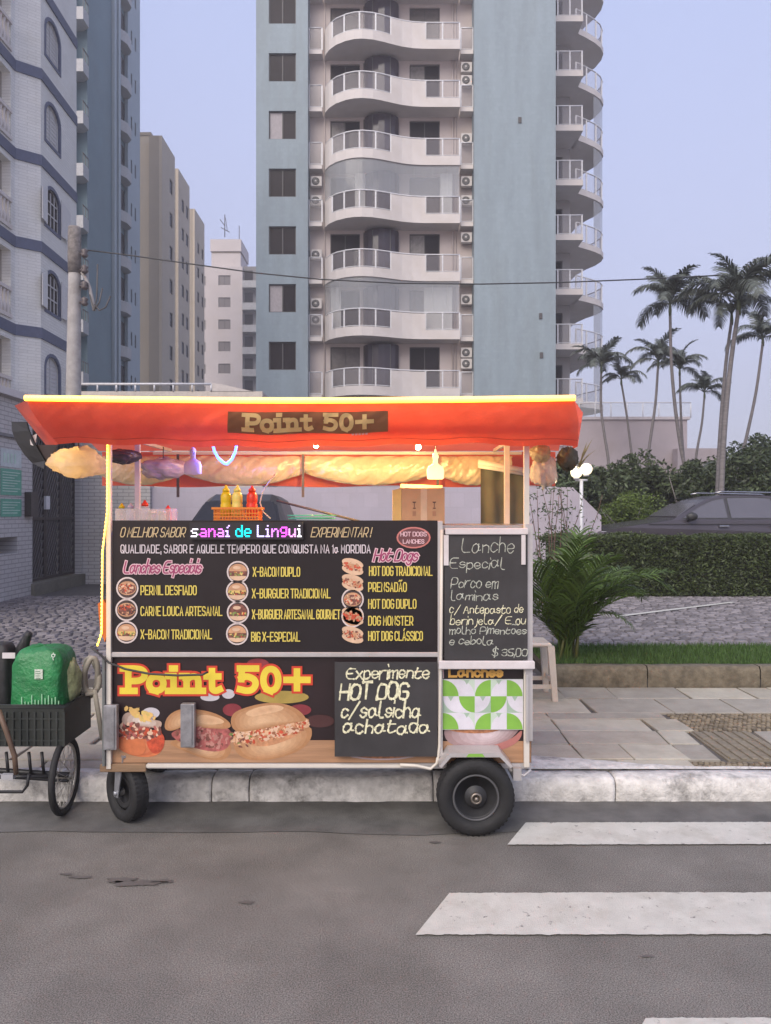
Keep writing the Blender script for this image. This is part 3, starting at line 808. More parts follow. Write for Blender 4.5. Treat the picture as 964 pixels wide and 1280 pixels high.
# ---------------------------------------------------------------- teal tower, seen along its flank
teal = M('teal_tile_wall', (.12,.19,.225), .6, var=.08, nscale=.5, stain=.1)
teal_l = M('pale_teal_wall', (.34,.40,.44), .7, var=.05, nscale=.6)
TT = thing('teal_tower', 'dark teal apartment tower rising behind the white tiled block, seen along its side', 'building', (-18,47,0))
HT = 44
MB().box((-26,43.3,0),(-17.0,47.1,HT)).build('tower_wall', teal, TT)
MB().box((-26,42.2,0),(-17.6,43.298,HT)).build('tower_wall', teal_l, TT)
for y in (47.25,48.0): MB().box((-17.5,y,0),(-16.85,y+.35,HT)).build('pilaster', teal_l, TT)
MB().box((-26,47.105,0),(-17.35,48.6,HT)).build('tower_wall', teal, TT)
zz = [3.0+2.9*i for i in range(14)]
opsT = [(0.15,1.5,z+.9,z+2.2) for z in zz]
ops4 = [(y0,y0+.28,z+1.2,z+2.1) for z in zz for y0 in (51.0,51.8)]
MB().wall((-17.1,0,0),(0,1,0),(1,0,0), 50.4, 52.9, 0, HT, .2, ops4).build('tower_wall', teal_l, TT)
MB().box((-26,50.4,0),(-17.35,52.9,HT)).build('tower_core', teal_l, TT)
for q in ops4: window((-17.1,0,0),(0,1,0),(1,0,0), *q, TT, split=False, inset=.08)
for z in zz:
    m = MB().prism([(-17.35,48.6,z),(-17.0,48.6,z),(-16.72,49.2,z),(-16.72,50.0,z),(-17.0,50.398,z),(-17.35,50.398,z)], (0,0,.7))
    b = m.build('balcony', M('pale_balcony', (.42,.42,.43), .7), TT, fix=True)
    MB().box((-17.34,48.7,z+.86),(-17.3,50.3,z+2.5)).build('glass_door', dglass, b)
    m = MB().prism([(-17.6,42.5,z),(-17.2,42.2,z),(-16.8,42.2,z),(-16.8,43.0,z),(-17.2,43.29,z),(-17.6,43.29,z)], (0,0,.7))
    b = m.build('balcony', M('pale_balcony'), TT, fix=True)
    m = MB(); 
    for y in (42.25,42.6,42.95): m.box((-16.84,y,z+.7),(-16.81,y+.03,z+1.25))
    m.box((-16.85,42.2,z+1.25),(-16.8,43.0,z+1.3)); m.build('railing', frame_m, b)
MB().box((-17.34,48.6,0),(-17.33,50.4,HT)).build('recess_wall', teal, TT)

# ---------------------------------------------------------------- beige blocks further down the street
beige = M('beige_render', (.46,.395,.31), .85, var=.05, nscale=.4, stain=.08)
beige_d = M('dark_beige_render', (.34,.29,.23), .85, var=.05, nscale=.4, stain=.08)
pinkw = M('pale_render', (.52,.47,.46), .85, var=.05, nscale=.4, stain=.08)
def beige_block(name, lab, x0, xm, x1, Y, yt, dark_from, nwin, depth, side_cols):
    t = thing('beige_apartment_block', lab, 'building', (X_(x0,Y),Y,0))
    Xa, Xb = X_(x0,Y), X_(x1,Y); H = Z_(yt,Y); Xm = X_(xm,Y)
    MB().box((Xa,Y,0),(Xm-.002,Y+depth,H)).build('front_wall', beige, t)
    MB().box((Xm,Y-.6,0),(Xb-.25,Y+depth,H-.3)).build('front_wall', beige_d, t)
    z = [2.5+2.8*i for i in range(int(H/2.8)-1)]
    ops = [(yy,yy+.9,q+.8,q+2.0) for q in z for yy in side_cols]
    MB().wall((Xb,0,0),(0,1,0),(1,0,0), Y-.6, Y+depth, 0, H-.3, .24, ops).build('side_wall', beige, t)
    for q in ops: window((Xb,0,0),(0,1,0),(1,0,0), *q, t, split=False, inset=.08)
    MB().box((Xa-.1,Y-.7,H-.29),(Xb+.1,Y+depth+.1,H)).build('parapet', beige, t) if False else None
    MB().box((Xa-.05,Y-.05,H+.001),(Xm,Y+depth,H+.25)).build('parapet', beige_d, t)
beige_block('a', 'tallest beige apartment block just right of the teal tower', 166, 189, 205, 62, 169, 0, 9, 3.2, (63.6,))
beige_block('b', 'middle beige apartment block, second from the teal tower', 206, 213, 225, 74, 210, 0, 9, 3.6, (74.6,76.2))
beige_block('c', 'farthest and lowest beige apartment block beside the pinkish white building', 226, 233, 245, 86, 260, 0, 9, 4.0, (86.6,88.6))
W = thing('pale_apartment_block', 'small pale pinkish apartment block with rooftop box and aerial at the street end', 'building', (X_(280,98),98,0))
Yw = 98; H = Z_(333,Yw)
ops = []
for i in range(9):
    zt = Z_(344+27.6*i, Yw)
    if zt > 2: ops += [(X_(273,Yw),X_(288,Yw),zt-1.25,zt),(X_(254,Yw),X_(257,Yw),zt-1.3,zt-.1)]
MB().wall((0,Yw,0),(1,0,0),(0,-1,0), X_(250,Yw), X_(303,Yw), 0, H, .3, ops).build('front_wall', pinkw, W)
MB().box((X_(250,Yw),Yw+.35,0),(X_(303,Yw),Yw+12,H)).build('core_wall', pinkw, W)
for q in ops: window((0,Yw,0),(1,0,0),(0,-1,0), *q, W, split=(q[1]-q[0] > .8), inset=.12, gm_=M('grey_window', (.16,.14,.14), .4))
MB().box((X_(262,Yw),Yw+1,H+.001),(X_(299,Yw),Yw+6,Z_(313,Yw))).build('rooftop_box', pinkw, W)
MB().box((X_(261,Yw),Yw+.8,Z_(313,Yw)+.2),(X_(300,Yw),Yw+6.2,Z_(296,Yw))).build('water_tank_housing', pinkw, W)
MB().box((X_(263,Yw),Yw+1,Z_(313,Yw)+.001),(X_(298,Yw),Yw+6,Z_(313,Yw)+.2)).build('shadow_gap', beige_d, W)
m = MB(); m.tube([at(281,296,99),at(281,268,99)], .06); m.tube([at(275,274,99),at(281,282,99)], .05); m.tube([at(276,284,99),at(287,290,99)], .05); m.tube([at(284,288,99),at(282,272,99)], .04)
m.tube([at(299,313,99),at(299,282,99)], .05); m.build('aerial', frame_m, W)
MB().box((X_(303,Yw)+.002,Yw+.6,0),(X_(324,Yw),Yw+10,Z_(331,Yw))).build('balcony_core', M('dark_grey_render', (.20,.19,.19), .8), W)  # dark grey core behind the balcony column
for i in range(9):
    zt = Z_(352+27.6*i, Yw)
    if zt > 2:
        b = MB().box((X_(304,Yw),Yw-.6,zt-.9),(X_(324,Yw),Yw+.59,zt)).build('balcony', M('glazed_balcony', (.34,.34,.35), .3, var=.15, nscale=2), W)
        MB().box((X_(305,Yw),Yw+.5,zt+.1),(X_(315,Yw),Yw+.59,zt+1.6)).build('glass_door', dglass, b)

# ---------------------------------------------------------------- low white annexe whose roof rail shows over the awning
A = thing('annexe_roof', 'low cream annexe with white roof rail showing just above the red awning', 'building', (-6,21,0))
Ya = 21
MB().box((X_(96,Ya),Ya,0),(X_(328,Ya),Ya+3,Z_(489,Ya))).build('annexe_wall', M('annexe_render', (.52,.47,.42), .8, stain=.1), A)
m = MB().tube([at(98,480,Ya),at(264,480,Ya)], .035)
for k in range(8): m.tube([at(98+k*23.7,480,Ya), at(98+k*23.7,489,Ya)], .025)
m.build('roof_rail', railm, A)
MB().prism([at(264,479,Ya),at(272,479,Ya),at(318,489.5,Ya),at(264,489.5,Ya)], (0,2.5,0)).build('sloping_roof', M('pale_roof', (.5,.46,.44), .7), A)

# ---------------------------------------------------------------- gatehouse wall with dark metal gate
G = thing('gatehouse_wall', 'white tiled gatehouse wall round the dark metal gate, left of the food cart', 'wall', (-6.3,14,0))
gt = M('white_strip_tile_y', (.50,.48,.475), .5, var=.05, nscale=2, stain=.12, tile=('Y',.24,.075,.009,.55), bump=.15)
gtx = M('white_strip_tile_x', (.50,.48,.475), .5, var=.05, nscale=2, stain=.12, tile=('X',.24,.075,.009,.55), bump=.15)
GX = -6.3
MB().wall((GX,0,0),(0,1,0),(1,0,0), 9.0, 15.8, .15, 3.62, .35, [(13.55,15.7,.15,3.2),(12.35,13.0,1.0,1.28)]).build('side_wall', gt, G)
MB().box((GX-.8,15.802,.15),(-4.9,16.1,3.6)).build('front_wall', gtx, G)
MB().box((-4.898,15.9,.15),(X_(716,15.9),16.15,2.22)).prism([(X_(716,15.9)+.002,15.9,.15),(X_(752,15.9),15.9,.15),(X_(752,15.9),15.9,1.62),(X_(716,15.9)+.002,15.9,2.22)], (0,.25,0)).build('front_wall', M('lilac_plain_wall', (.43,.39,.45), .7, var=.04, nscale=1, tile=('X',.3,.3,.008,.9), stain=.08), G)
MB().box((GX-.45,8.9,3.621),(GX+.12,16.2,3.74)).build('coping', whitep, G)
MB().box((GX-.02,9.0,2.95),(GX+.05,13.5,3.0)).build('ledge_strip', M('grime_line', (.2,.19,.19), .8), G)
MB().box((GX-.45,12.3,.98),(GX-.36,13.05,1.3)).build('letterbox', M('dull_grey_metal', (.12,.13,.13), .5), G)
MB().box((GX-.45,13.5,.15),(GX+.06,15.795,.42)).build('threshold', M('threshold_stone', (.17,.16,.13), .8, stain=.3), G)
gate = thing('metal_gate', 'dark brown metal gate with diagonal grille standing in the white gatehouse wall', 'gate', (GX-.15,14.6,.42))
gm2 = M('dark_brown_gate_paint', (.045,.037,.036), .5, var=.2)
m = MB(); gx = GX-.15
MB().box((gx-.05,13.56,.425),(gx+.03,13.64,3.19)).build('post', gm2, gate)
for k, (ya, yb) in enumerate(((13.65,14.33),(14.34,15.02),(15.03,15.69))):
    fr = MB()
    for (a,b,c,d) in ((ya,ya+.05,.43,3.18),(yb-.05,yb,.43,3.18),(ya+.05,yb-.05,.43,.48),(ya+.05,yb-.05,3.13,3.18),(ya+.05,yb-.05,1.55,1.6)):
        fr.box((gx-.02,a,c),(gx+.03,b,d))
    f = fr.build('gate_leaf', gm2, gate)
    g_ = MB()
    for i in range(-20,30):
        z0 = .43+i*.16
        a_, b_ = V(gx+.01,ya+.05,z0), V(gx+.01,yb-.05,z0+.9)
        lo, hi = .48, 3.13; d = b_-a_
        t0 = max(0, (lo-a_.z)/d.z); t1 = min(1, (hi-a_.z)/d.z)
        if t1 > t0: g_.tube([a_+d*t0, a_+d*t1], .013, seg=4, cap=False)
    g_.build('grille', M('gate_bar_grey', (.11,.10,.10), .5), f)
    MB().box((gx-.03,ya+.05,.48),(gx-.022,yb-.05,3.13)).build('backing_sheet', gm2, f)
MB().box((gx+.035,14.26,1.75),(gx+.08,14.42,2.0)).build('lock_box', M('white_metal'), gate)
MB().box((GX+.005,13.25,1.62),(GX+.12,13.52,2.05)).build('intercom', gm2, G)
# notices on the wall
for (y0,y1,z0,z1,lab) in ((12.42,13.12,1.98,2.42,'upper pale and green printed notice on the white gatehouse wall'),(12.42,13.12,1.62,1.92,'lower small green printed notice on the white gatehouse wall')):
    n_ = thing('notice', lab, 'notice', (GX+.01,(y0+y1)/2,z0), 'notices on the gatehouse wall')
    MB().box((GX+.003,y0,z0),(GX+.012,y1,z1)).build('board', M('notice_green', (.10,.34,.24), .5), n_)
    m = MB(); k = 0; z = z1-.05
    while z > z0+.04: m.box((GX+.0125,y0+.05,z-.014),(GX+.015,y1-.05-.1*(k%3),z)); z -= .045; k += 1
    m.build('print', M('notice_print', (.45,.6,.52), .5), n_)
n_ = thing('notice', 'white paper notice above the two green notices on gatehouse wall', 'notice', (GX+.01,12.8,2.45), 'notices on the gatehouse wall')
MB().box((GX+.003,12.42,2.45),(GX+.012,13.12,2.75)).build('board', M('notice_paper', (.5,.55,.55), .6), n_)
m = MB()
for k in range(4): m.box((GX+.0125,12.5+k*.12,2.52),(GX+.015,12.56+k*.12,2.68))
m.build('print', M('notice_print'), n_)

# ---------------------------------------------------------------- utility pole with wire
Pz = thing('utility_pole', 'weathered concrete utility pole in front of the white tiled block', 'pole', (X_(94,18),18,.1))
px = X_(93,18)
conc = M('pole_concrete', (.36,.34,.33), .85, var=.15, nscale=5, bump=.5, stain=.35)
MB().tube([(px-.08,18,.1),(px-.03,18,4),(px,18,7.0),(px,18,8.45)], [.21,.18,.145,.125], seg=14).build('shaft', conc, Pz)
MB().lathe([(.15,0),(.155,.5),(.15,.9),(.14,1.1)], (px,18,7.35), seg=12).build('collar', M('stained_concrete', (.19,.17,.16), .9, var=.4, nscale=12), Pz)
for k in range(4):
    z = 7.8-k*.38
    m = MB().tube([(px+.1,18,z),(px+.28,17.9,z)], .03).lathe([(.05,0),(.09,.05),(.05,.1),(.09,.15),(.04,.2)], (px+.28,17.9,z-.1), seg=10)
    m.build('insulator', M('insulator_brown', (.10,.08,.08), .4), Pz)
MB().tube([at(102,340,18),at(106,345,18),at(112,360,18),at(116,378,18),at(118,388,18)], .045).build('bracket', conc, Pz)
for pts in (((118,380),(124,388),(132,384),(138,370)),((112,368),(118,388),(121,370),(122,330)),((119,386),(124,378),(128,360))):
    MB().tube([at(a,b,17.9) for a,b in pts], .02, seg=5).build('cable', frame_m, Pz)
wp = [(104,312),(155,318),(240,330),(320,341),(400,349),(500,354),(600,355),(700,353),(800,349),(900,344),(1010,337),(1200,322)]
tag(MB().tube([at(a,b,18) for a,b in wp], .017, seg=5).build('overhead_wire', M('black_cable', (.035,.035,.035), .5)),
    'black overhead wire running right across the sky from the utility pole', 'wire')
# ---------------------------------------------------------------- vegetation
def frond_mesh(name, L, a0, bend, llen, droop, nl, mat, rnd_, vee=.3, lw=.03, rr=.016):
    m = MB(); pts = []; p = V(0,0,0); n = 16; ang = a0
    for i in range(n+1):
        pts.append(p.copy()); t = i/n
        ang = a0-bend*(t**1.25)
        p = p+V(math.cos(ang),0,math.sin(ang))*(L/n)
    m.tube(pts, [rr*(1-.75*i/n) for i in range(n+1)], seg=4, cap=False)
    for k in range(nl):
        t = .16+.84*k/(nl-1)
        f = t*n; i = min(int(f), n-1); q = pts[i].lerp(pts[i+1], f-i); d = (pts[i+1]-pts[i]).normalized()
        ll = llen*(math.sin(PI*(.10+.82*t))**.6)*rnd_.uniform(.85,1.1)
        upv = d.cross(V(0,1,0)).normalized()*-1
        for s_ in (-1,1):
            o = (V(0,s_,0)*.8+d*(.45+.4*t)+V(0,0,1)*vee).normalized(); o = (o+V(rnd_.uniform(-.1,.1),0,rnd_.uniform(-.12,.12))).normalized()
            c = [q]
            dd = o.copy()
            for s2 in range(3):
                dd = (dd+V(0,0,-droop*(s2+.5))).normalized(); c.append(c[-1]+dd*ll/3)
            wv = d*lw
            m.add([c[0]-wv*.4,c[0]+wv*.4,c[1]-wv*.55,c[1]+wv*.55,c[2]-wv*.4,c[2]+wv*.4,c[3]], [(0,1,3,2),(2,3,5,4),(4,5,6)])
    me = m.build(name, mat).data
    o = [o for o in C.objects if o.data is me][0]; bpy.data.objects.remove(o)
    return me
rp = random.Random(11)
palm_m = M('palm_leaf', (.115,.13,.11), .5, island=.5, translucent=.15)
palm_ms = [frond_mesh('frond', 1.0, R(62), R(118), .34, .34, 40, palm_m, rp, lw=.024), frond_mesh('frond', 1.0, R(40), R(100), .34, .4, 40, palm_m, rp, lw=.024),
           frond_mesh('frond', 1.0, R(80), R(75), .27, .2, 34, palm_m, rp, vee=.5)]
bark = M('palm_bark', (.17,.155,.155), .8, var=.25, nscale=5, bump=.6, bscale=20, stretch=(1,1,5))
shaft_m = M('crownshaft_green', (.10,.12,.07), .5)
def palm(pts, Y, r, fl, nf, lab, seed):
    q = random.Random(seed)
    top = at(*pts[0], Y); base = at(*pts[-1], Y)
    t = thing('palm_tree', lab, 'palm tree', (base.x, Y, .2), 'palm trees behind the parking lot')
    P = [at(*p, Y) for p in pts]; P.append(V(P[-1].x+(P[-1].x-P[-2].x)*.2, Y, .2))
    C2 = []
    for a, b in zip(P, P[1:]):
        for i in range(4): C2.append(a.lerp(b, i/4))
    C2.append(P[-1])
    for _ in range(2): C2 = [C2[0]]+[(C2[i-1]+C2[i]*2+C2[i+1])/4 for i in range(1,len(C2)-1)]+[C2[-1]]
    n = len(C2)
    MB().tube(C2, [r*(.75+.5*i/n) for i in range(n)], seg=9).build('trunk', bark, t)
    MB().tube([top+V(0,0,-.35*fl*.3), top, top+V(0,0,.22*fl)], [r*.75, r*.9, r*.35], seg=9).build('crownshaft', shaft_m, t)
    for i in range(nf):
        az = 2*PI*i/nf+q.uniform(-.25,.25); kind = 2 if i % 4 == 3 else (i % 2)
        f = bpy.data.objects.new('frond', palm_ms[kind]); C.objects.link(f); f.parent = t
        f.location = top+V(0,0,.12*fl)-t.location
        f.rotation_euler = (q.uniform(-.25,.25), q.uniform(-.25,.3), az); s_ = fl*q.uniform(.8,1.15); f.scale = (s_,s_,s_)
    # spear leaf
    f = bpy.data.objects.new('frond', palm_ms[2]); C.objects.link(f); f.parent = t
    f.location = top+V(0,0,.1*fl)-t.location; f.rotation_euler = (0,-.25,q.uniform(0,6)); f.scale = (fl*.7,)*3
palm([(838,388),(839,450),(844,510),(853,570),(866,620)], 20, .048, 1.4, 14, 'tall slender palm with wide crown, left of the two thickest palms', 1)
palm([(924,385),(914,450),(907,520),(902,600)], 17, .058, 1.5, 13, 'tallest palm with the thickest trunk and largest crown', 2)
palm([(915,400),(908,450),(902,520),(897,605)], 17.6, .045, 1.1, 8, 'thin palm leaning against the thickest palm trunk, its crown inside the larger one', 3)
palm([(954,428),(946,490),(934,545),(918,610)], 21, .045, 1.0, 12, 'leaning palm at the right edge of the photo, trunk slanting left downward', 4)
palm([(752,463),(751,510),(756,545),(762,580)], 27, .05, 1.2, 13, 'small palm nearest to the blue tower', 5)
palm([(777,478),(784,520),(789,560),(792,585)], 27.5, .045, .9, 11, 'short drooping palm, second from the blue tower', 6)
palm([(823,456),(820,505),(813,550),(808,590)], 25, .05, 1.15, 13, 'mid sized palm leaning right, third from the blue tower', 7)
palm([(850,466),(851,505),(853,550),(856,590)], 26, .045, 1.05, 12, 'mid sized palm crown just right of the tall slender trunk', 8)
palm([(881,495),(878,530),(872,560),(868,590)], 24, .04, .92, 11, 'short palm between the slender palm and the thickest palm', 9)

def foliage(n, c, rad, leaf, seed, shape='ellipsoid', clump=26):
    q = random.Random(seed); m = MB(); c = Vector(c)
    cl = []
    for _ in range(clump):
        while True:
            p = V(q.uniform(-1,1), q.uniform(-1,1), q.uniform(-1,1))
            if shape == 'box' or p.length < 1: break
        if shape != 'box' and p.length > 0: p = p*(q.uniform(.55,.92)/max(p.length,.3)) if q.random() < .75 else p*.5
        cl.append((V(p.x*rad[0], p.y*rad[1], p.z*rad[2]), q.uniform(.16,.34)*min(rad)*1.4))
    for i in range(n):
        if shape == 'box':
            p = V(q.uniform(-1,1)*rad[0], q.uniform(-1,1)*rad[1], q.uniform(-1,1)*rad[2])
            k = q.random()
            if k < .5: p.y = -rad[1]+abs(q.gauss(0,.05))+noise.noise(V(p.x*2.5,0,p.z*4))*.05
            elif k < .85: p.z = rad[2]-abs(q.gauss(0,.04))+noise.noise(V(p.x*2.0,p.y*2,0))*.10+(q.random() < .03)*q.uniform(0,.06)
        else:
            b, r_ = cl[i % len(cl)]
            d = V(q.gauss(0,1), q.gauss(0,1), q.gauss(0,1)).normalized()*r_*q.uniform(.55,1.1)
            p = b+d
        p = c+p
        a = V(q.gauss(0,1), q.gauss(0,1), q.gauss(0,.7)).normalized(); b_ = a.orthogonal().normalized()
        b_ = (b_*math.cos(i)+a.cross(b_)*math.sin(i))
        s_ = leaf*q.uniform(.6,1.3)
        k = len(m.v); m.v += [p-a*s_, p+b_*s_*.38, p+a*s_, p-b_*s_*.38]; m.f.append([k,k+1,k+2,k+3]); m.mi.append(0); m.sm.append(False)
    return m
hedge_m = M('hedge_leaf', (.062,.086,.026), .55, island=.5, translucent=.25)
dark_leaf = M('dark_leaf', (.070,.095,.042), .55, island=.6, translucent=.2)
bright_leaf = M('bright_leaf', (.12,.20,.03), .5, island=.5, translucent=.3)
Hg = thing('hedge', 'long clipped green hedge behind the parking lot in front of the dark car', 'hedge', (6.5,13.5,.25))
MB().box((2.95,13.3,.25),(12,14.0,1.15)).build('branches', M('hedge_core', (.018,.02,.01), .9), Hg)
f = foliage(52000, (7.4,13.62,.76), (4.6,.45,.52), .035, 1, 'box'); f.build('foliage', hedge_m, Hg)
def bush(lab, c, rad, n, leaf, mat, seed, clump=30, cat='bush', name='bush'):
    t = thing(name, lab, cat, (c[0],c[1],.2))
    foliage(n, c, rad, leaf, seed, clump=clump).build('foliage', mat, t)
    m = MB(); q = random.Random(seed)
    for k in range(5):
        m.tube([(c[0]+q.uniform(-.1,.1),c[1],.2),(c[0]+q.uniform(-.4,.4)*rad[0],c[1],c[2]*.6),(c[0]+q.uniform(-.8,.8)*rad[0],c[1]+q.uniform(-.5,.5)*rad[1],c[2]+q.uniform(0,.6)*rad[2])], [.04,.03,.01], seg=6)
    m.build('branches', bark, t)
bush('round clipped light green shrub beside the dark car bonnet', (X_(790,18.4),18.4,1.45), (.9,.7,.75), 9000, .04, M('light_leaf', (.11,.16,.03), .55, island=.5, translucent=.3), 21, 60)
for i, (px, Y, z, rx, rz_, lab) in enumerate(((745,21,2.1,1.2,1.0,'dark leafy bush below the nearest small palm, behind the lamp'),
        (805,20,2.2,1.2,.9,'dark bush between the lamp globes and the slender palm foot'),(870,19.5,2.1,1.2,.8,'dark bush behind the car roof, below the short palm'),
        (935,19,2.3,1.3,1.0,'dark bush behind the car roof at the right edge'),(910,23,2.6,1.5,1.1,'taller dark tree mass behind the thickest palm foot'),
        (968,24,2.9,1.5,1.2,'tall dark tree mass cut by the right edge of the photo'))):
    bush(lab, (X_(px,Y),Y,z), (rx,.9,rz_), 8000, .075, dark_leaf, 30+i, 34)
bush('olive leafy tree behind the small lamp, right of the cart posts', (X_(705,19),19,2.2), (.9,.8,.9), 6000, .07, dark_leaf, 50, 26)
# low fan of palm leaves behind the car
def clump_palm(name, lab, base, specs, meshes, seed, cat='palm'):
    t = thing(name, lab, cat, base); q = random.Random(seed)
    for (az, s_, tilt) in specs:
        f = bpy.data.objects.new('frond', q.choice(meshes)); C.objects.link(f); f.parent = t
        f.location = (q.uniform(-.06,.06), q.uniform(-.06,.06), 0); f.rotation_euler = (0, tilt, az); f.scale = (s_,s_,s_)
    return t
q = random.Random(4)
clump_palm('small_palm', 'low bushy palm behind the car roof, right of the thickest palm', (X_(935,20),20,1.6), [(2*PI*i/11+q.uniform(-.2,.2), q.uniform(1.0,1.4), q.uniform(-.4,.1)) for i in range(11)], palm_ms, 5)
clump_palm('small_palm', 'low bushy palm left of the thickest palm foot', (X_(868,22),22,2.2), [(2*PI*i/11+q.uniform(-.2,.2), q.uniform(.9,1.3), q.uniform(-.4,.1)) for i in range(11)], palm_ms, 6)
# areca palm beside the cart
areca_m = M('areca_leaf', (.078,.128,.026), .45, island=.5, translucent=.3)
areca = [frond_mesh('frond', 1.0, R(78), R(60), .26, .14, 30, areca_m, rp, vee=.45, lw=.020, rr=.010), frond_mesh('frond', 1.0, R(70), R(125), .24, .2, 30, areca_m, rp, vee=.3, lw=.020, rr=.010)]
sp = [(2*PI*i/28+q.uniform(-.2,.2), q.uniform(.85,1.38), q.uniform(-.3,.25)) for i in range(28)]
t = clump_palm('areca_palm', 'bushy green areca palm growing in the planter right beside the food cart', (X_(708,7.35),7.35,.28), sp, [areca[0]], 8, 'palm')
for az, s_, tl in ((-.12,1.35,-.2),(.35,1.2,-.1),(-.5,.8,0),(PI,.8,0),(2.6,.85,0)):
    f = bpy.data.objects.new('frond', areca[1]); C.objects.link(f); f.parent = t; f.location = (0,0,.15); f.rotation_euler = (0,tl,az); f.scale = (s_,)*3
m = MB()
for k in range(9): m.tube([(X_(708,7.35)+q.uniform(-.09,.09),7.35+q.uniform(-.08,.08),.25),(X_(708,7.35)+q.uniform(-.15,.15),7.35+q.uniform(-.1,.1),.75)], [.016,.01], seg=6)
m.build('stems', M('areca_stem', (.12,.13,.04), .6), t)
# thin twiggy shrub behind
t = thing('twiggy_shrub', 'thin twiggy shrub with reddish stems between the cart and the lamp', 'shrub', (X_(705,9.2),9.2,.25))
m = MB(); lf = MB(); qq = random.Random(6)
for k in range(12):
    b = V(X_(705,9.2)+qq.uniform(-.12,.12),9.2+qq.uniform(-.1,.1),.25); d = V(qq.uniform(-.3,.3),qq.uniform(-.2,.2),1).normalized(); P = [b]
    for i in range(7): d = (d+V(qq.uniform(-.12,.12),qq.uniform(-.1,.1),0)).normalized(); P.append(P[-1]+d*.25)
    m.tube(P, [.012*(1-i/9) for i in range(8)], seg=5)
    for i in range(2,8):
        for _ in range(9):
            p = P[i]+V(qq.gauss(0,.05),qq.gauss(0,.05),qq.gauss(0,.06)); a = V(qq.gauss(0,1),qq.gauss(0,1),qq.gauss(0,1)).normalized(); b_ = a.orthogonal().normalized()
            lf.quad(p-a*.03,p+b_*.012,p+a*.03,p-b_*.012)
m.build('stems', M('reddish_twig', (.14,.08,.06), .7), t); lf.build('foliage', dark_leaf, t)
# strappy plant showing above the awning corner region, behind
# lamp posts
def lamp(px, py, Y, globes, r, lab, strength):
    g0 = at(px, py, Y)
    t = thing('street_lamp', lab, 'lamp', (g0.x, Y, .2), 'globe lamps behind the lot')
    MB().tube([(g0.x,Y,.2),(g0.x,Y,g0.z-r*1.6)], .035).build('pole', railm, t)
    m = MB().tube([(g0.x-r,Y,g0.z-r*1.5),(g0.x+r,Y,g0.z-r*1.5)], .02); m.build('arm', railm, t)
    for dx, dy in globes:
        MB().ball((g0.x+dx,Y,g0.z+dy), r).build('globe', M('lit_globe', (.9,.85,.7), .3, emit=(1,.80,.48), estr=strength*.045), t)
        MB().lathe([(r*.5,0),(r*.45,.04)], (g0.x+dx,Y,g0.z+dy-r-.02), seg=10).build('cap', railm, t)
lamp(727,589,14.6, ((-.095,-.02),(.095,.04)), .115, 'twin globe lamp lit warm white, right of the food cart', 16)
lamp(691,601,17, ((0,0),), .10, 'single small lit lamp glimpsed between the cart post and the twin lamp', 16)
lamp(953,603,22, ((0,0),(-.4,-.05)), .12, 'lit globe lamp among the bushes at the right edge', 16)

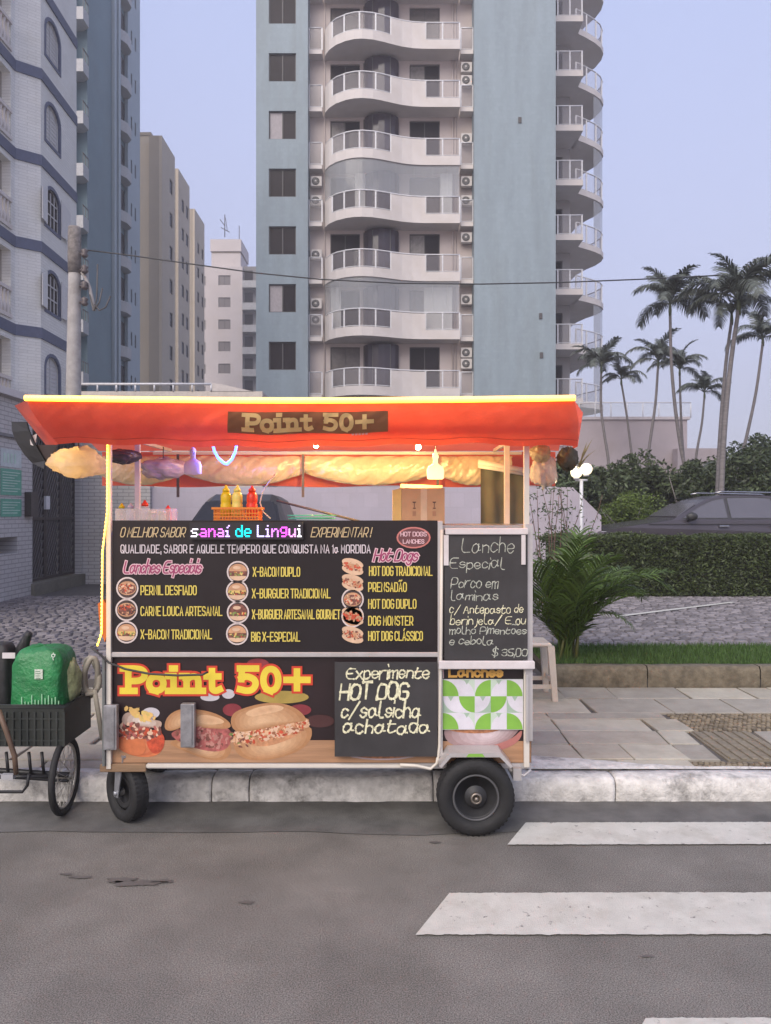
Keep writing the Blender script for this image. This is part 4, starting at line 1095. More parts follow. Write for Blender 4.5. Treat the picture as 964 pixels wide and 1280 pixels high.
# ---------------------------------------------------------------- vehicles
carp = M('dark_car_paint', (.075,.066,.078), .25, metal=.3, spec=.7, var=.05, nscale=1)
cglass = M('car_glass', (.10,.095,.11), .2, spec=1.0, var=.1, nscale=1)
tyre_m = M('black_rubber', (.013,.013,.014), .75, var=.2, nscale=20, bump=.3)
def car(lab, x0, Y, z0, flip=1):
    """side on car, nose at x0, length along +x"""
    t = thing('parked_car', lab, 'car', (x0+2.2,Y,z0))
    def P(x, z, y): return (x0+x*flip, y, z0+z)
    side = [(.02,.45),(.0,.62),(.10,.83),(.45,.93),(1.05,1.02),(1.50,1.08),(2.02,1.38),(2.25,1.50),(2.6,1.585),(3.3,1.60),(4.0,1.55),(4.35,1.44),(4.62,1.15),(4.68,.8),(4.62,.35),(.1,.3)]
    belt = 1.03
    nS = len(side)
    def half(z): 
        if z <= belt: return .89-.05*abs(z-.75)
        return .89-.30*(z-belt)/.57-.01
    ins = .12
    rings = []
    m = MB()
    for sgn in (-1, 1):
        m_v = []
        for x, z in side: m_v.append(P(x, z, Y+sgn*half(z)))
        rings.append(m_v)
    belt_i = None
    # skin across the top
    vs = rings[0]+rings[1]
    fs = [(i, (i+1)%nS, (i+1)%nS+nS, i+nS) for i in range(nS)]
    m.add(vs, fs, None, False)
    for sgn in (-1,1):   # side panels : lower
        low = [(.02,.45),(.0,.62),(.10,.83),(.45,.93),(1.05,1.02),(1.5,1.08),(4.64,1.06),(4.68,.8),(4.62,.35),(.1,.3)]
        vs = [P(x,z,Y+sgn*half(z)) for x,z in low]; m.add(vs, [tuple(range(len(vs)))])
        up = [(1.5,1.08),(2.02,1.38),(2.25,1.50),(2.6,1.585),(3.3,1.60),(4.0,1.55),(4.35,1.44),(4.62,1.15),(4.64,1.06)]
        vs = [P(x,z,Y+sgn*half(z)) for x,z in up]; m.add(vs, [tuple(range(len(vs)))])
    m.build('body', carp, t, fix=True)
    for sgn in (-1,1):
        for nm, pl_ in (('side_window', [(1.72,1.12),(2.12,1.36),(2.38,1.47),(2.62,1.515),(2.62,1.12)]),('side_window', [(2.70,1.12),(2.70,1.525),(3.3,1.535),(3.58,1.51),(3.66,1.12)]),
                        ('side_window', [(3.74,1.12),(3.68,1.50),(4.0,1.47),(4.28,1.34),(4.36,1.16)])):
            vs = [P(x,z,Y+sgn*(half(z)+.004)) for x,z in pl_]
            w_o = MB().prism(vs, (0,sgn*.006,0)).build(nm, cglass, t, fix=True)
            ccx = sum(x for x,z in pl_)/len(pl_); ccz = sum(z for x,z in pl_)/len(pl_)
            big = [(ccx+(x-ccx)*1.07, ccz+(z-ccz)*1.12) for x,z in pl_]
            MB().prism([P(x,z,Y+sgn*(half(z)+.0015)) for x,z in big], (0,sgn*.003,0)).build('window_trim', M('black_plastic', (.03,.03,.03), .5), w_o, fix=True)
        for hx in (2.42,3.46): MB().box(P(hx,.93,Y+sgn*.90), P(hx+.2,.97,Y+sgn*.925), bev=.008).build('door_handle', M('chrome', (.35,.35,.37), .25, metal=.9), t)
        mm = MB().ball(P(1.84,1.15,Y+sgn*.98), .12, sc=(.95,.6,.72), seg=18).tube([P(1.80,1.07,Y+sgn*.86),P(1.83,1.11,Y+sgn*.96)], .03); mm.build('wing_mirror', M('black_plastic', (.03,.03,.03), .5), t)
        MB().tube([P(2.45,1.63,Y+sgn*.62),P(2.6,1.66,Y+sgn*.62),P(4.0,1.63,Y+sgn*.62),P(4.15,1.58,Y+sgn*.62)], .02, seg=6).build('roof_rail', M('chrome'), t)
        MB().box(P(1.0,.985,Y+sgn*.885), P(4.6,1.0,Y+sgn*.895)).build('trim', M('black_plastic'), t)
        for wx in (.85,3.75):
            wv = MB().lathe([(.2,-.1),(.33,-.1),(.345,-.05),(.345,.05),(.33,.1),(.2,.1)], P(wx,.335,Y+sgn*.80), (0,1,0), seg=24, ring=True).build('wheel', tyre_m, t)
            MB().lathe([(.03,-.115),(.2,-.105),(.21,.105),(.03,.115)], P(wx,.335,Y+sgn*.80), (0,1,0), seg=16).build('rim', M('chrome'), wv)
        MB().prism([P(.06,.70,Y+sgn*.60),P(.12,.84,Y+sgn*.60),P(.50,.90,Y+sgn*.60),P(.42,.78,Y+sgn*.60)], (0,sgn*.275,0)).build('headlight', M('headlight_lens', (.6,.6,.62), .1, spec=.9), t, fix=True)
    ws = [P(1.60,1.135,Y-.80),P(2.04,1.405,Y-.68),P(2.04,1.405,Y+.68),P(1.60,1.135,Y+.80)]
    MB().prism(ws, (-.012,0,.02)).build('windscreen', cglass, t, fix=True)
    return t
car('dark grey hatchback parked behind the clipped hedge, seen side on', X_(750,15.4), 15.4+.9, .46)
# second car, nose on, behind the cart counter
t = thing('parked_car', 'black car seen over the cart counter behind the orange sauce basket', 'car', (X_(290,12.8),12.8,.2))
cx = X_(290,12.8); zt = Z_(616,12.8)
def loft(mb, secs):
    n = len(secs[0]); vs = [p for s in secs for p in s]
    fs = [(i*n+k,(i+1)*n+k,(i+1)*n+(k+1)%n,i*n+(k+1)%n) for i in range(len(secs)-1) for k in range(n)]
    fs += [tuple(range(n)), tuple(reversed(range((len(secs)-1)*n, len(secs)*n)))]
    mb.add(vs, fs, None, False)
secs = []
for (y, zb, ztp, wb, wt_) in ((12.0,.45,.95,.80,.76),(12.15,.4,1.18,.90,.84),(12.9,.4,1.30,.92,.86),(13.5,.4,zt-.12,.93,.66),(13.9,.4,zt,.93,.64),(15.2,.4,zt-.03,.93,.64),(15.9,.4,1.2,.9,.7),(16.0,.5,1.0,.85,.8)):
    bl = min(1.25, ztp-.05)
    secs.append([(cx-wb,y,zb),(cx+wb,y,zb),(cx+wb,y,bl),(cx+wt_,y,ztp-.08),(cx+wt_*.8,y,ztp),(cx-wt_*.8,y,ztp),(cx-wt_,y,ztp-.08),(cx-wb,y,bl)])
m = MB(); loft(m, secs); m.build('body', M('black_car_paint', (.02,.019,.024), .35, spec=.35), t, fix=True)
MB().prism([(cx-.78,12.93,1.34),(cx+.78,12.93,1.34),(cx+.60,13.50,zt-.17),(cx-.60,13.50,zt-.17)], (0,-.03,.03)).build('windscreen', M('black_car_glass', (.02,.02,.025), .2, spec=.3), t, fix=True)
for s_ in (-1,1):
    MB().ball((cx+s_*1.02,13.0,1.4), .12, sc=(.9,.5,.7)).build('wing_mirror', M('black_plastic'), t)
    MB().ball((cx+s_*.68,12.1,.95), .14, sc=(1,.4,.6)).build('headlight', M('headlight_lens'), t)
    for y in (12.7,15.3): 
        wv = MB().lathe([(.2,-.1),(.33,-.1),(.345,0),(.33,.1),(.2,.1)], (cx+s_*.82,y,.54), (1,0,0), seg=20, ring=True).build('wheel', tyre_m, t)
        MB().lathe([(.03,-.11),(.2,-.102),(.2,.102),(.03,.11)], (cx+s_*.82,y,.54), (1,0,0), seg=14).build('rim', M('chrome'), wv)

# ---------------------------------------------------------------- evening haze
hz = bpy.data.materials.new('evening_haze'); hz.use_nodes = True; hn = hz.node_tree.nodes; hn.clear()
ho = hn.new('ShaderNodeOutputMaterial'); hv = hn.new('ShaderNodeVolumePrincipled'); hz.node_tree.links.new(hv.outputs[0], ho.inputs['Volume'])
hv.inputs['Color'].default_value = (.93,.90,.93,1); hv.inputs['Density'].default_value = .0028; hv.inputs['Anisotropy'].default_value = .2
struct('haze', MB().box((-202,-32,-1.02),(202,252,46)), hz, None, 'stuff')
# ---------------------------------------------------------------- the food cart
YF = 4.1                      # plane of the cart's front
CX = lambda px: X_(px, YF)
CZ = lambda py: Z_(py, YF)
alu = M('aluminium_trim', (.52,.50,.50), .35, metal=.4, var=.08, nscale=10, stain=.15)
postm = M('cream_post', (.62,.58,.52), .4, var=.05, stain=.1)
cart = thing('food_cart', 'hot dog cart with red awning, black menu banners and glowing yellow strips', 'food cart', (-.36,4.4,0))
bodym = M('cart_sheet_metal', (.13,.12,.13), .5, var=.1, stain=.2)
steel = M('brushed_steel', (.45,.44,.44), .3, metal=.8, var=.08, nscale=12)
m = MB().box((CX(132),4.125,.345),(CX(662),4.72,.93)).box((CX(136),4.135,.932),(CX(660),4.70,1.60))
m.build('body', bodym, cart)
MB().box((CX(134),4.13,1.602),(CX(660),4.74,1.628)).build('counter', steel, cart)
wood = M('worn_wood_edge', (.24,.15,.085), .7, var=.25, nscale=5, bump=.4, bscale=30, stretch=(1,1,14), stain=.3)
MB().box((CX(126),4.085,.30),(CX(183),4.72,.342), bev=.004).build('wooden_board', wood, cart)
MB().box((CX(184),4.10,.315),(CX(664),4.72,.342)).build('base_frame', alu, cart)
# trims
MB().box((CX(140),4.085,CZ(821)),(CX(549),4.115,CZ(815)), bev=.003).build('trim', alu, cart)
MB().box((CX(547),4.075,CZ(955)),(CX(553),4.118,CZ(651)), bev=.003).build('trim', alu, cart)
MB().box((CX(656),4.075,CZ(925)),(CX(665),4.118,CZ(655)), bev=.003).build('trim', alu, cart)
MB().tube([V(CX(552),4.07,CZ(662)),V(CX(551),4.07,CZ(800)),V(CX(549),4.07,CZ(930)),V(CX(546),4.07,CZ(952)),V(CX(538),4.07,CZ(959)),V(CX(520),4.07,CZ(955)),V(CX(500),4.07,CZ(954))], .009).build('frame_tube', postm, cart)
MB().box((CX(175),4.09,CZ(959)),(CX(520),4.10,CZ(955.5))).build('trim', postm, cart)
# posts
def post(x0, x1, y, z0, z1, yt=.012):
    return MB().box((x0,y-yt,z0),(x1,y+yt,z1), bev=.002).build('post', postm, cart)
post(CX(134.5),CX(140),4.09,CZ(960),2.10); post(CX(654.5),CX(661),4.09,CZ(958),2.10)
post(X_(169,4.68),X_(175,4.68),4.68,1.6,2.14); post(X_(630.5,4.68),X_(637,4.68),4.68,1.6,2.14)
# steel straps bolted to the lower front
for (xa,xb,ya,yb) in ((134,150,879,934),(229,246,877,931)):
    s_ = MB().box((CX(xa),4.045,CZ(yb)),(CX(xb),4.083,CZ(ya)), bev=.003).box((CX(xa)+.012,4.04,CZ(yb)+.01),(CX(xb)-.012,4.044,CZ(ya)-.01)).build('bracket', M('galvanised_bracket', (.30,.30,.32), .45, metal=.6, var=.3, nscale=14, stain=.4), cart)
MB().box((CX(131),4.06,CZ(955)),(CX(134),4.12,CZ(820))).build('corner_strip', M('dull_grey_metal'), cart)

# ---- menu banner
yb_ = 4.094
black_v = M('black_vinyl', (.022,.018,.020), .38, var=.2, nscale=2.0, spec=.22, bump=.06, bscale=6)
def sheet(name, x0, x1, z0, z1, mat, parent, y=yb_, wob=.004):
    m = MB()
    def fn(u,v):
        x = x0+(x1-x0)*u; z = z0+(z1-z0)*v
        return (x, y+wob*noise.noise(V(x*3,1,z*3))*(.4+.6*math.sin(PI*u)*math.sin(PI*v))-.0, z)
    m.grid(fn, 40, 20); return m.build(name, mat, parent)
ban = sheet('menu_banner', CX(141), CX(547), CZ(814.5), CZ(650.5), black_v, cart)
PR = yb_-.006
def F(y): return lambda a, b: (a, y, b)
def px_text(s, x0, x1, base, h, wpx, mat, parent, name='lettering', y=PR, Yp=YF, **k):
    mb = MB(); text(mb, s, X_(x0,Yp), X_(x1,Yp), Z_(base,Yp), h*Yp/950, wpx*Yp/950, F(y), mat, **k)
    return mb.build(name, None, parent)
yel = M('menu_yellow', (.62,.50,.10), .5, var=.05); gold = M('menu_gold', (.55,.43,.24), .5, var=.05); whi = M('menu_white', (.62,.56,.60), .5, var=.05)
pinkd = M('script_plum', (.30,.04,.12), .5, var=.05); pinkl = M('script_pink', (.68,.46,.50), .5, var=.05)
px_text('O MELHOR SABOR', 151,231, 671, 11.5, 1.1, gold, ban, shear=.22)
px_text('EXPERIMENTAR !', 389,463, 671, 11.5, 1.1, gold, ban, shear=.22)
px_text('QUALIDADE, SABOR E AQUELE TEMPERO QUE CONQUISTA NA 1ª MORDIDA', 152,463, 691, 9.8, 1.15, whi, ban, gap=1.9)
def script(s, x0, x1, base, h):
    px_text(s, x0,x1, base, h, 4.0, pinkl, ban, shear=.25, smooth=2, y=PR, gap=.7)
    px_text(s, x0,x1, base, h, 1.7, pinkd, ban, shear=.25, smooth=2, y=PR-.0012, gap=.7)
script('Lanches Especiais', 155,251, 716, 14); script('Hot Dogs', 467,521, 701, 14)
for s_, x0, x1, b_ in (('PERNIL DESFIADO',177,246,743),('CARNE LOUCA ARTESANAL',177,278,769),('X-BACON TRADICIONAL',177,265,798),
    ('X-BACON DUPLO',317,375,720),('X-BURGUER TRADICIONAL',316,413,747),('X-BURGUER ARTESANAL GOURMET',316,425,773),('BIG X-ESPECIAL',315,375,801),
    ('HOT DOG TRADICIONAL',462,540,719),('PRENSADÃO',461,508,739),('HOT DOG DUPLO',461,520,760),('DOG MONSTER',461,516,781),('HOT DOG CLÁSSICO',461,528,800)):
    px_text(s_, x0, x1, b_, 10.8, 1.4, yel, ban, gap=1.9)
# food pictures
ring = M('picture_plate', (.60,.52,.50), .5, var=.06); bun = M('printed_bun', (.50,.27,.15), .5, var=.25, nscale=22)
bun_l = M('printed_bun_light', (.62,.42,.28), .5, var=.15, nscale=18); meat = M('printed_meat', (.17,.06,.045), .5, var=.6, nscale=60)
salad = M('printed_salad', (.16,.22,.06), .5, var=.5, nscale=60); cheese = M('printed_cheese', (.62,.45,.14), .5, var=.2, nscale=40)
redp = M('printed_red', (.48,.07,.03), .5, var=.4, nscale=50); darkp = M('printed_dark', (.05,.03,.028), .5, var=.4, nscale=40)
def ell(mb, cx, cz, rx, rz_, mat, y, a0=0, a1=2*PI, rot=0, n=22):
    pts = []
    for i in range(n+(0 if a1-a0 > 6.2 else 1)):
        a = a0+(a1-a0)*i/n; u, v = rx*math.cos(a), rz_*math.sin(a)
        pts.append((cx+u*math.cos(rot)-v*math.sin(rot), y, cz+u*math.sin(rot)+v*math.cos(rot)))
    mb.add(pts, [tuple(range(len(pts)))], mat)
def chunks(mb, cx, cz, rx, rz_, n, s, mats, y, seed, rot=0):
    q = random.Random(seed)
    for _ in range(n):
        a = q.uniform(0,2*PI); r = math.sqrt(q.random()); u, v = rx*r*math.cos(a), rz_*r*math.sin(a)
        x = cx+u*math.cos(rot)-v*math.sin(rot); z = cz+u*math.sin(rot)+v*math.cos(rot)
        ell(mb, x, z, s*q.uniform(.5,1.3), s*q.uniform(.3,.8), q.choice(mats), y-q.uniform(.0001,.0008), rot=q.uniform(0,3), n=6)
def pic(px, py, kind, r=14):
    s = YF/950; cx, cz, rr = CX(px), CZ(py), r*s; m = MB(); y = PR
    if kind != 'hotdog': ell(m, cx, cz, rr, rr, ring, y); 
    if kind != 'hotdog': ell(m, cx, cz, rr*.86, rr*.86, darkp if kind != 'red' else bun, y-.0004)
    if kind in ('burger','double','dark'):
        b = bun if kind != 'dark' else meat
        ell(m, cx, cz+rr*.08, rr*.80, rr*.66, b, y-.0008, 0, PI, n=14); ell(m, cx-.1*rr, cz+rr*.40, rr*.35, rr*.16, bun_l, y-.0012)
        m.quad((cx-rr*.82,y-.001,cz-.12*rr),(cx+rr*.82,y-.001,cz-.12*rr),(cx+rr*.78,y-.001,cz+.08*rr),(cx-rr*.78,y-.001,cz+.08*rr), cheese if kind == 'burger' else meat)
        m.quad((cx-rr*.8,y-.001,cz-.34*rr),(cx+rr*.8,y-.001,cz-.34*rr),(cx+rr*.8,y-.001,cz-.121*rr),(cx-rr*.8,y-.001,cz-.121*rr), meat)
        ell(m, cx, cz-rr*.34, rr*.74, rr*.4, bun_l, y-.0008, PI, 2*PI, n=14)
        chunks(m, cx, cz-.14*rr, rr*.8, rr*.16, 22, rr*.13, [salad,meat,redp,cheese], y-.0012, int(px+py))
    elif kind in ('meat','shred'):
        ell(m, cx, cz, rr*.8, rr*.62, bun, y-.0008); ell(m, cx, cz-.05*rr, rr*.74, rr*.46, meat, y-.001)
        chunks(m, cx, cz, rr*.72, rr*.45, 60, rr*.14, [meat,bun,redp,darkp] if kind == 'meat' else [meat,bun_l,bun,redp], y-.0012, int(px+py))
    else:
        for dz in (.28,-.3): ell(m, cx, cz+dz*rr, rr*.98, rr*.42, bun_l, y-.0004, rot=-.25)
        ell(m, cx, cz, rr*.95, rr*.22, redp if kind == 'red' else bun, y-.0008, rot=-.25)
        chunks(m, cx, cz, rr*.85, rr*.36, 46, rr*.15, [bun_l,bun,redp,meat] if kind != 'red' else [redp,bun], y-.0012, int(px+py), -.25)
    m.build('food_picture', None, ban)
for q_ in ((160,735,'shred'),(159,762,'meat'),(159,790,'burger'),(298,715,'double'),(297,739,'burger'),(298,765,'dark'),(297,792,'double'),
          (441,708,'hotdog'),(441,728,'hotdog'),(441,749,'shred'),(441,770,'red'),(441,793,'hotdog')): pic(*q_)
m = MB(); ell(m, CX(517), CZ(672), .092, .058, M('badge_pink', (.50,.17,.15), .5, var=.1), PR); ell(m, CX(517), CZ(672), .083, .050, M('badge_dark', (.12,.04,.045), .5), PR-.0005)
m.build('badge', None, ban)
px_text('HOT DOGS', 501,533, 670, 5, .9, pinkl, ban, y=PR-.0012); px_text('LANCHES', 504,530, 679, 4.5, .9, pinkl, ban, y=PR-.0012)

# ---- lower banner
low = sheet('lower_banner', CX(131), CX(665), CZ(954.5), CZ(822), M('printed_black', (.020,.010,.012), .4, var=.3, nscale=3), cart, y=4.112, wob=.003)
PL = 4.1075
def printm(name, col): return M(name, col, .5, var=.1)
m = MB()
def rq(mb, x0,y0,x1,y1,mat,y): mb.quad((CX(x0),y,CZ(y1)),(CX(x1),y,CZ(y1)),(CX(x1),y,CZ(y0)),(CX(x0),y,CZ(y0)),mat)
rq(m,131.2,926,546,954,M('printed_table', (.36,.20,.11), .5, var=.22, nscale=3, stretch=(1,1,16)),PL)
rq(m,554,927,664.5,954,M('printed_table'),PL)
m.build('table_print', None, low)
m = MB(); s = YF/950
for (x,y_,rx,ry,c) in ((188,892,11,7,'printed_white'),(262,872,12,5,'printed_white'),(285,868,8,6,'printed_white'),(352,872,34,8,'printed_olive'),(290,888,12,8,'printed_maroon'),(375,888,14,7,'printed_maroon'),
                       (322,822.5+8,14,7,'printed_maroon'),(400,902,18,8,'printed_dim')):
    ell(m, CX(x), CZ(y_), rx*s, ry*s, {'printed_white':M('printed_white',(.5,.47,.5),.5),'printed_olive':M('printed_olive',(.36,.26,.06),.5,var=.2,nscale=9),
        'printed_maroon':M('printed_maroon',(.22,.03,.04),.5,var=.3,nscale=9),'printed_dim':M('printed_dim',(.06,.02,.02),.5)}[c], PL-.0004)
m.build('bokeh_print', None, low)['kind'] = 'stuff'
breadm = M('printed_bread', (.62,.37,.22), .5, var=.25, nscale=7); breadl = M('printed_bread_light', (.68,.46,.32), .5, var=.12, nscale=9)
breadd = M('printed_crust', (.46,.20,.08), .5, var=.2, nscale=8)
def blob(mb, pts, mat, y, it=2):
    p = [(CX(a), CZ(b)) for a, b in pts]
    for _ in range(it):
        p = [r_ for a, b in zip(p, p[1:]+p[:1]) for r_ in ((a[0]*.75+b[0]*.25, a[1]*.75+b[1]*.25), (a[0]*.25+b[0]*.75, a[1]*.25+b[1]*.75))]
    c = p+[p[0]]
    cx = sum(a for a,b in c)/len(c); cz = sum(b for a,b in c)/len(c); n = len(c)
    mb.add([(a,y,b) for a,b in c[:-1]], [tuple(range(n-1))], mat)
def shade(mb, pts, c0, c1, y, hx=0, hz=0, n=7, it=2, tag_=''):
    ex = sum(a for a,b in pts)/len(pts)+hx; ez = sum(b for a,b in pts)/len(pts)+hz
    for k in range(n):
        t = k/(n-1); f = 1-.82*t; c = tuple(c0[i]*(1-t)+c1[i]*t for i in range(3))
        mt = M('print_tone_%d_%d_%d' % tuple(round(v*60) for v in c), c, .5, var=.10, nscale=30)
        blob(mb, [(ex+(a-ex)*f, ez+(b-ez)*f) for a,b in pts], mt, y-.00006*k, it)
CR0, CR1 = (.40,.19,.09), (.66,.43,.28); LI0, LI1 = (.40,.20,.09), (.64,.41,.24)
# right sandwich
m = MB(); y = PL-.001
shade(m, [(290,915),(292,940),(310,952),(345,950),(378,938),(391,922),(388,905),(340,915)], LI0, LI1, y, 0, 4)
blob(m, [(290,905),(300,928),(330,936),(370,922),(387,906),(385,896),(340,900)], M('printed_shred',(.50,.24,.12),.5,var=.3,nscale=40), y-.0006)
chunks(m, CX(338), CZ(914), 50*s, 11*s, 300, 3.0*s, [breadl, breadm, M('printed_shred'), breadl, M('printed_ham_dark',(.30,.12,.06),.5), redp], y-.001, 5, rot=.2)
chunks(m, CX(302), CZ(922), 14*s, 12*s, 70, 2.6*s, [breadm, meat, salad, M('printed_shred')], y-.001, 7)
shade(m, [(288,908),(289,893),(305,885),(330,879),(352,879),(372,886),(386,902),(370,903),(345,908),(315,914),(296,916)], LI0, LI1, y-.0020, -5, 5)
shade(m, [(304,892),(322,884),(342,881),(356,884),(352,889),(330,893),(314,897)], LI1, (.56,.33,.19), y-.0026, 4, -1, 8)
m.build('sandwich_print', None, low)
# middle sandwich
m = MB(); y = PL-.0006
shade(m, [(207,928),(225,938),(262,952),(285,950),(291,930),(270,920),(235,922)], LI0, LI1, y, 0, 4, 5)
blob(m, [(208,915),(225,930),(265,942),(288,936),(290,908),(250,908)], M('printed_ham',(.36,.10,.09),.5,var=.4,nscale=40), y-.0004)
chunks(m, CX(252), CZ(922), 34*s, 11*s, 160, 3.2*s, [M('printed_ham'), M('printed_ham_light',(.52,.24,.2),.5,var=.3), meat], y-.0008, 8, rot=-.2)
shade(m, [(204,912),(208,896),(222,887),(240,886),(268,891),(288,903),(288,912),(262,911),(230,908),(214,915)], LI0, LI1, y-.0012, -12, 0, 6)
shade(m, [(248,893),(270,896),(284,904),(262,907),(244,903)], LI1, (.56,.33,.19), y-.0018, 3, 0, 8)
m.build('sandwich_print', None, low)
# left hot dog / roll
m = MB(); y = PL-.0016
blob(m, [(140,925),(150,940),(175,948),(200,945),(206,925),(192,915),(160,918)], M('printed_tomato',(.55,.16,.06),.5,var=.25,nscale=12), y)
shade(m, [(142,925),(150,940),(172,946),(192,944),(200,930),(186,922),(160,922)], (.50,.13,.05), (.66,.27,.13), y-.0001, -8, 2, 5)
blob(m, [(184,915),(194,912),(206,920),(204,938),(192,945),(182,932)], redp, y-.0004)
chunks(m, CX(172), CZ(914), 28*s, 11*s, 160, 3.4*s, [meat, breadl, M('printed_ham'), redp], y-.0008, 9)
shade(m, [(150,902),(156,890),(172,892),(190,900),(203,902),(200,912),(180,908),(160,909)], (.42,.30,.24), (.66,.58,.52), y-.0014, 0, 0, 4)
chunks(m, CX(175), CZ(893), 20*s, 5*s, 34, 4.0*s, [cheese, M('printed_fries',(.66,.42,.14),.5,var=.2)], y-.002, 10, rot=-.35)
blob(m, [(142,922),(160,926),(176,922),(184,935),(176,946),(155,942)], M('printed_tomato'), y-.0022)
m.build('roll_print', None, low)
# bowl at right and plate behind chalkboard
m = MB(); y = PL-.001
shade(m, [(554,915),(560,930),(585,938),(615,936),(640,925),(655,905),(664,880),(655,888),(640,905),(600,915),(560,910)], (.30,.20,.20), (.58,.48,.50), y, 0, 6, 6)
blob(m, [(554,905),(600,905),(640,906),(620,916),(590,918),(560,914)], M('printed_stew',(.40,.17,.08),.5,var=.5,nscale=40), y-.0004)
blob(m, [(605,936),(640,925),(655,910),(650,928),(625,940)], M('printed_bowl_pink',(.42,.16,.14),.5,var=.2), y-.0008)
m.build('bowl_print', None, low)
m = MB(); ell(m, CX(478), CZ(936), 58*s, 15*s, M('printed_bowl',(.46,.36,.37),.5,var=.2,nscale=5), PL-.0008); ell(m, CX(478), CZ(938), 50*s, 11*s, M('printed_stew'), PL-.0012)
m.build('plate_print', None, low)
# big slab-serif lettering "Point 50+"
def logo(mb, fn, u0, u1, v0, h, wt_, mat):
    w_ = u1-u0
    logo1(mb, fn, u0, u0+w_*.535, v0, h, wt_, mat, 'Point'); logo1(mb, fn, u0+w_*.625, u1, v0, h, wt_, mat, '50+')
def logo1(mb, fn, u0, u1, v0, h, wt_, mat, word):
    """each glyph given as thick strokes on a unit grid (cap 6)"""
    GG = [('P',[[(0,0),(2.6,0)],[(1.2,0),(1.2,5.9)],[(0,5.9),(3.6,5.9),(4.7,5.2),(4.9,4.3),(4.6,3.3),(3.6,2.6),(1.2,2.6)]],5.4),
          ('o',[[(2,-.05),(.8,.4),(.3,1.9),(.8,3.4),(2,3.9),(3.2,3.4),(3.7,1.9),(3.2,.4),(2,-.05),(1.2,.2)]],4.6),
          ('i',[[(0,0),(2.4,0)],[(1.2,0),(1.2,3.9),(0,3.9)],[(.9,5.9),(1.5,5.9)]],3.1),
          ('n',[[(0,0),(2,0)],[(1,0),(1,3.9),(0,3.9)],[(1,2.8),(1.8,3.7),(2.9,3.9),(3.6,3.2),(3.6,0)],[(2.8,0),(4.6,0)]],5.3),
          ('t',[[(3,.4),(2.2,-.05),(1.4,.3),(1.3,1),(1.3,5.2)],[(.1,3.8),(2.7,3.8)]],4.9),
          ('5',[[(3.9,5.9),(.5,5.9)],[(.95,5.9),(.8,3.1)],[(.8,3.3),(1.6,3.8),(2.5,3.7),(3.6,3.0),(3.9,1.7),(3.2,.3),(2.0,-.05),(.5,.4)]],5.0),
          ('0',[[(2,-.05),(.8,.6),(.3,2.9),(.8,5.2),(2,5.95),(3.2,5.2),(3.7,2.9),(3.2,.6),(2,-.05),(1.3,.3)]],5.3),
          ('+',[[(0,2.9),(4.4,2.9)],[(2.2,.7),(2.2,5.1)]],4.4)]
    GG = [g for g in GG if g[0] in word]; GG[-1] = (*GG[-1][:2], 4.2)
    tot = sum(g[2] for g in GG)-(.9 if word == 'Point' else 0); sx = (u1-u0)/tot; sy = h/5.9; x = 0
    for ch, sts, adv in GG:
        for p in sts:
            q = [(u0+(x+a)*sx, v0+b*sy) for a, b in p]
            if len(q) > 3 and ch in 'o0Pn5t': q = [q[0]]+chaikin(q[0:], 2)[1:]
            ribbon(mb, q, wt_, fn, mat)
        x += adv
redo = M('logo_red', (.55,.045,.02), .5, var=.05); yelo = M('logo_yellow', (.72,.56,.05), .5, var=.08, nscale=5)
def logo2(fn1, fn2, u0, u1, v0, h, w1, w2, m1, m2, par):
    w_ = u1-u0
    for word, a, b in (('Point', u0, u0+w_*.535), ('50+', u0+w_*.625, u1)):
        if fn1: lm = MB(); logo1(lm, fn1, a, b, v0, h, w1, m1, word); lm.build('logo_outline', None, par)['kind'] = 'stuff'
        lm = MB(); logo1(lm, fn2, a, b, v0, h, w2, m2, word); lm.build('logo_lettering', None, par)['kind'] = 'stuff'
logo2(F(PL-.0016), F(PL-.0026), CX(153), CX(383), CZ(864), 28*s, 13.5*s, 8.2*s, redo, yelo, low)
px_text('Lanches', 562,628, 846, 10.5, 3.0, M('lettering_orange', (.65,.36,.08), .5), low, y=PL-.001, gap=1.4)
MB().box((CX(554),4.098,CZ(848)),(CX(555),4.099,CZ(836))).build('sticker', pinkl, low)
# checker sheet of quarter circles
chk = MB().box((CX(553),4.095,CZ(912)),(CX(654),4.103,CZ(849))).build('patterned_sheet', M('vinyl_white', (.55,.60,.58), .45, var=.04), cart)
gr1 = M('vinyl_green', (.20,.42,.06), .45, var=.12); gr2 = M('vinyl_sage', (.33,.44,.34), .45, var=.1); wv2 = M('vinyl_lilac', (.62,.60,.66), .45)
m = MB(); cw = (CX(653.5)-CX(553.5))/5; ch = (CZ(849.5)-CZ(911.5))/3
mint = M('vinyl_mint', (.50,.60,.50), .45, var=.05)
def qc(x0, z0, cx_, cz_, mat, y, k=.99):
    ax = x0+cw*cx_; az = z0+ch*cz_; pts = [(ax,y,az)]
    sx_ = 1 if cx_ == 0 else -1; sz_ = 1 if cz_ == 0 else -1
    for i in range(9):
        a = PI/2*i/8; pts.append((ax+sx_*cw*k*math.cos(a), y, az+sz_*ch*k*math.sin(a)))
    m.add(pts, [tuple(range(10))], mat)
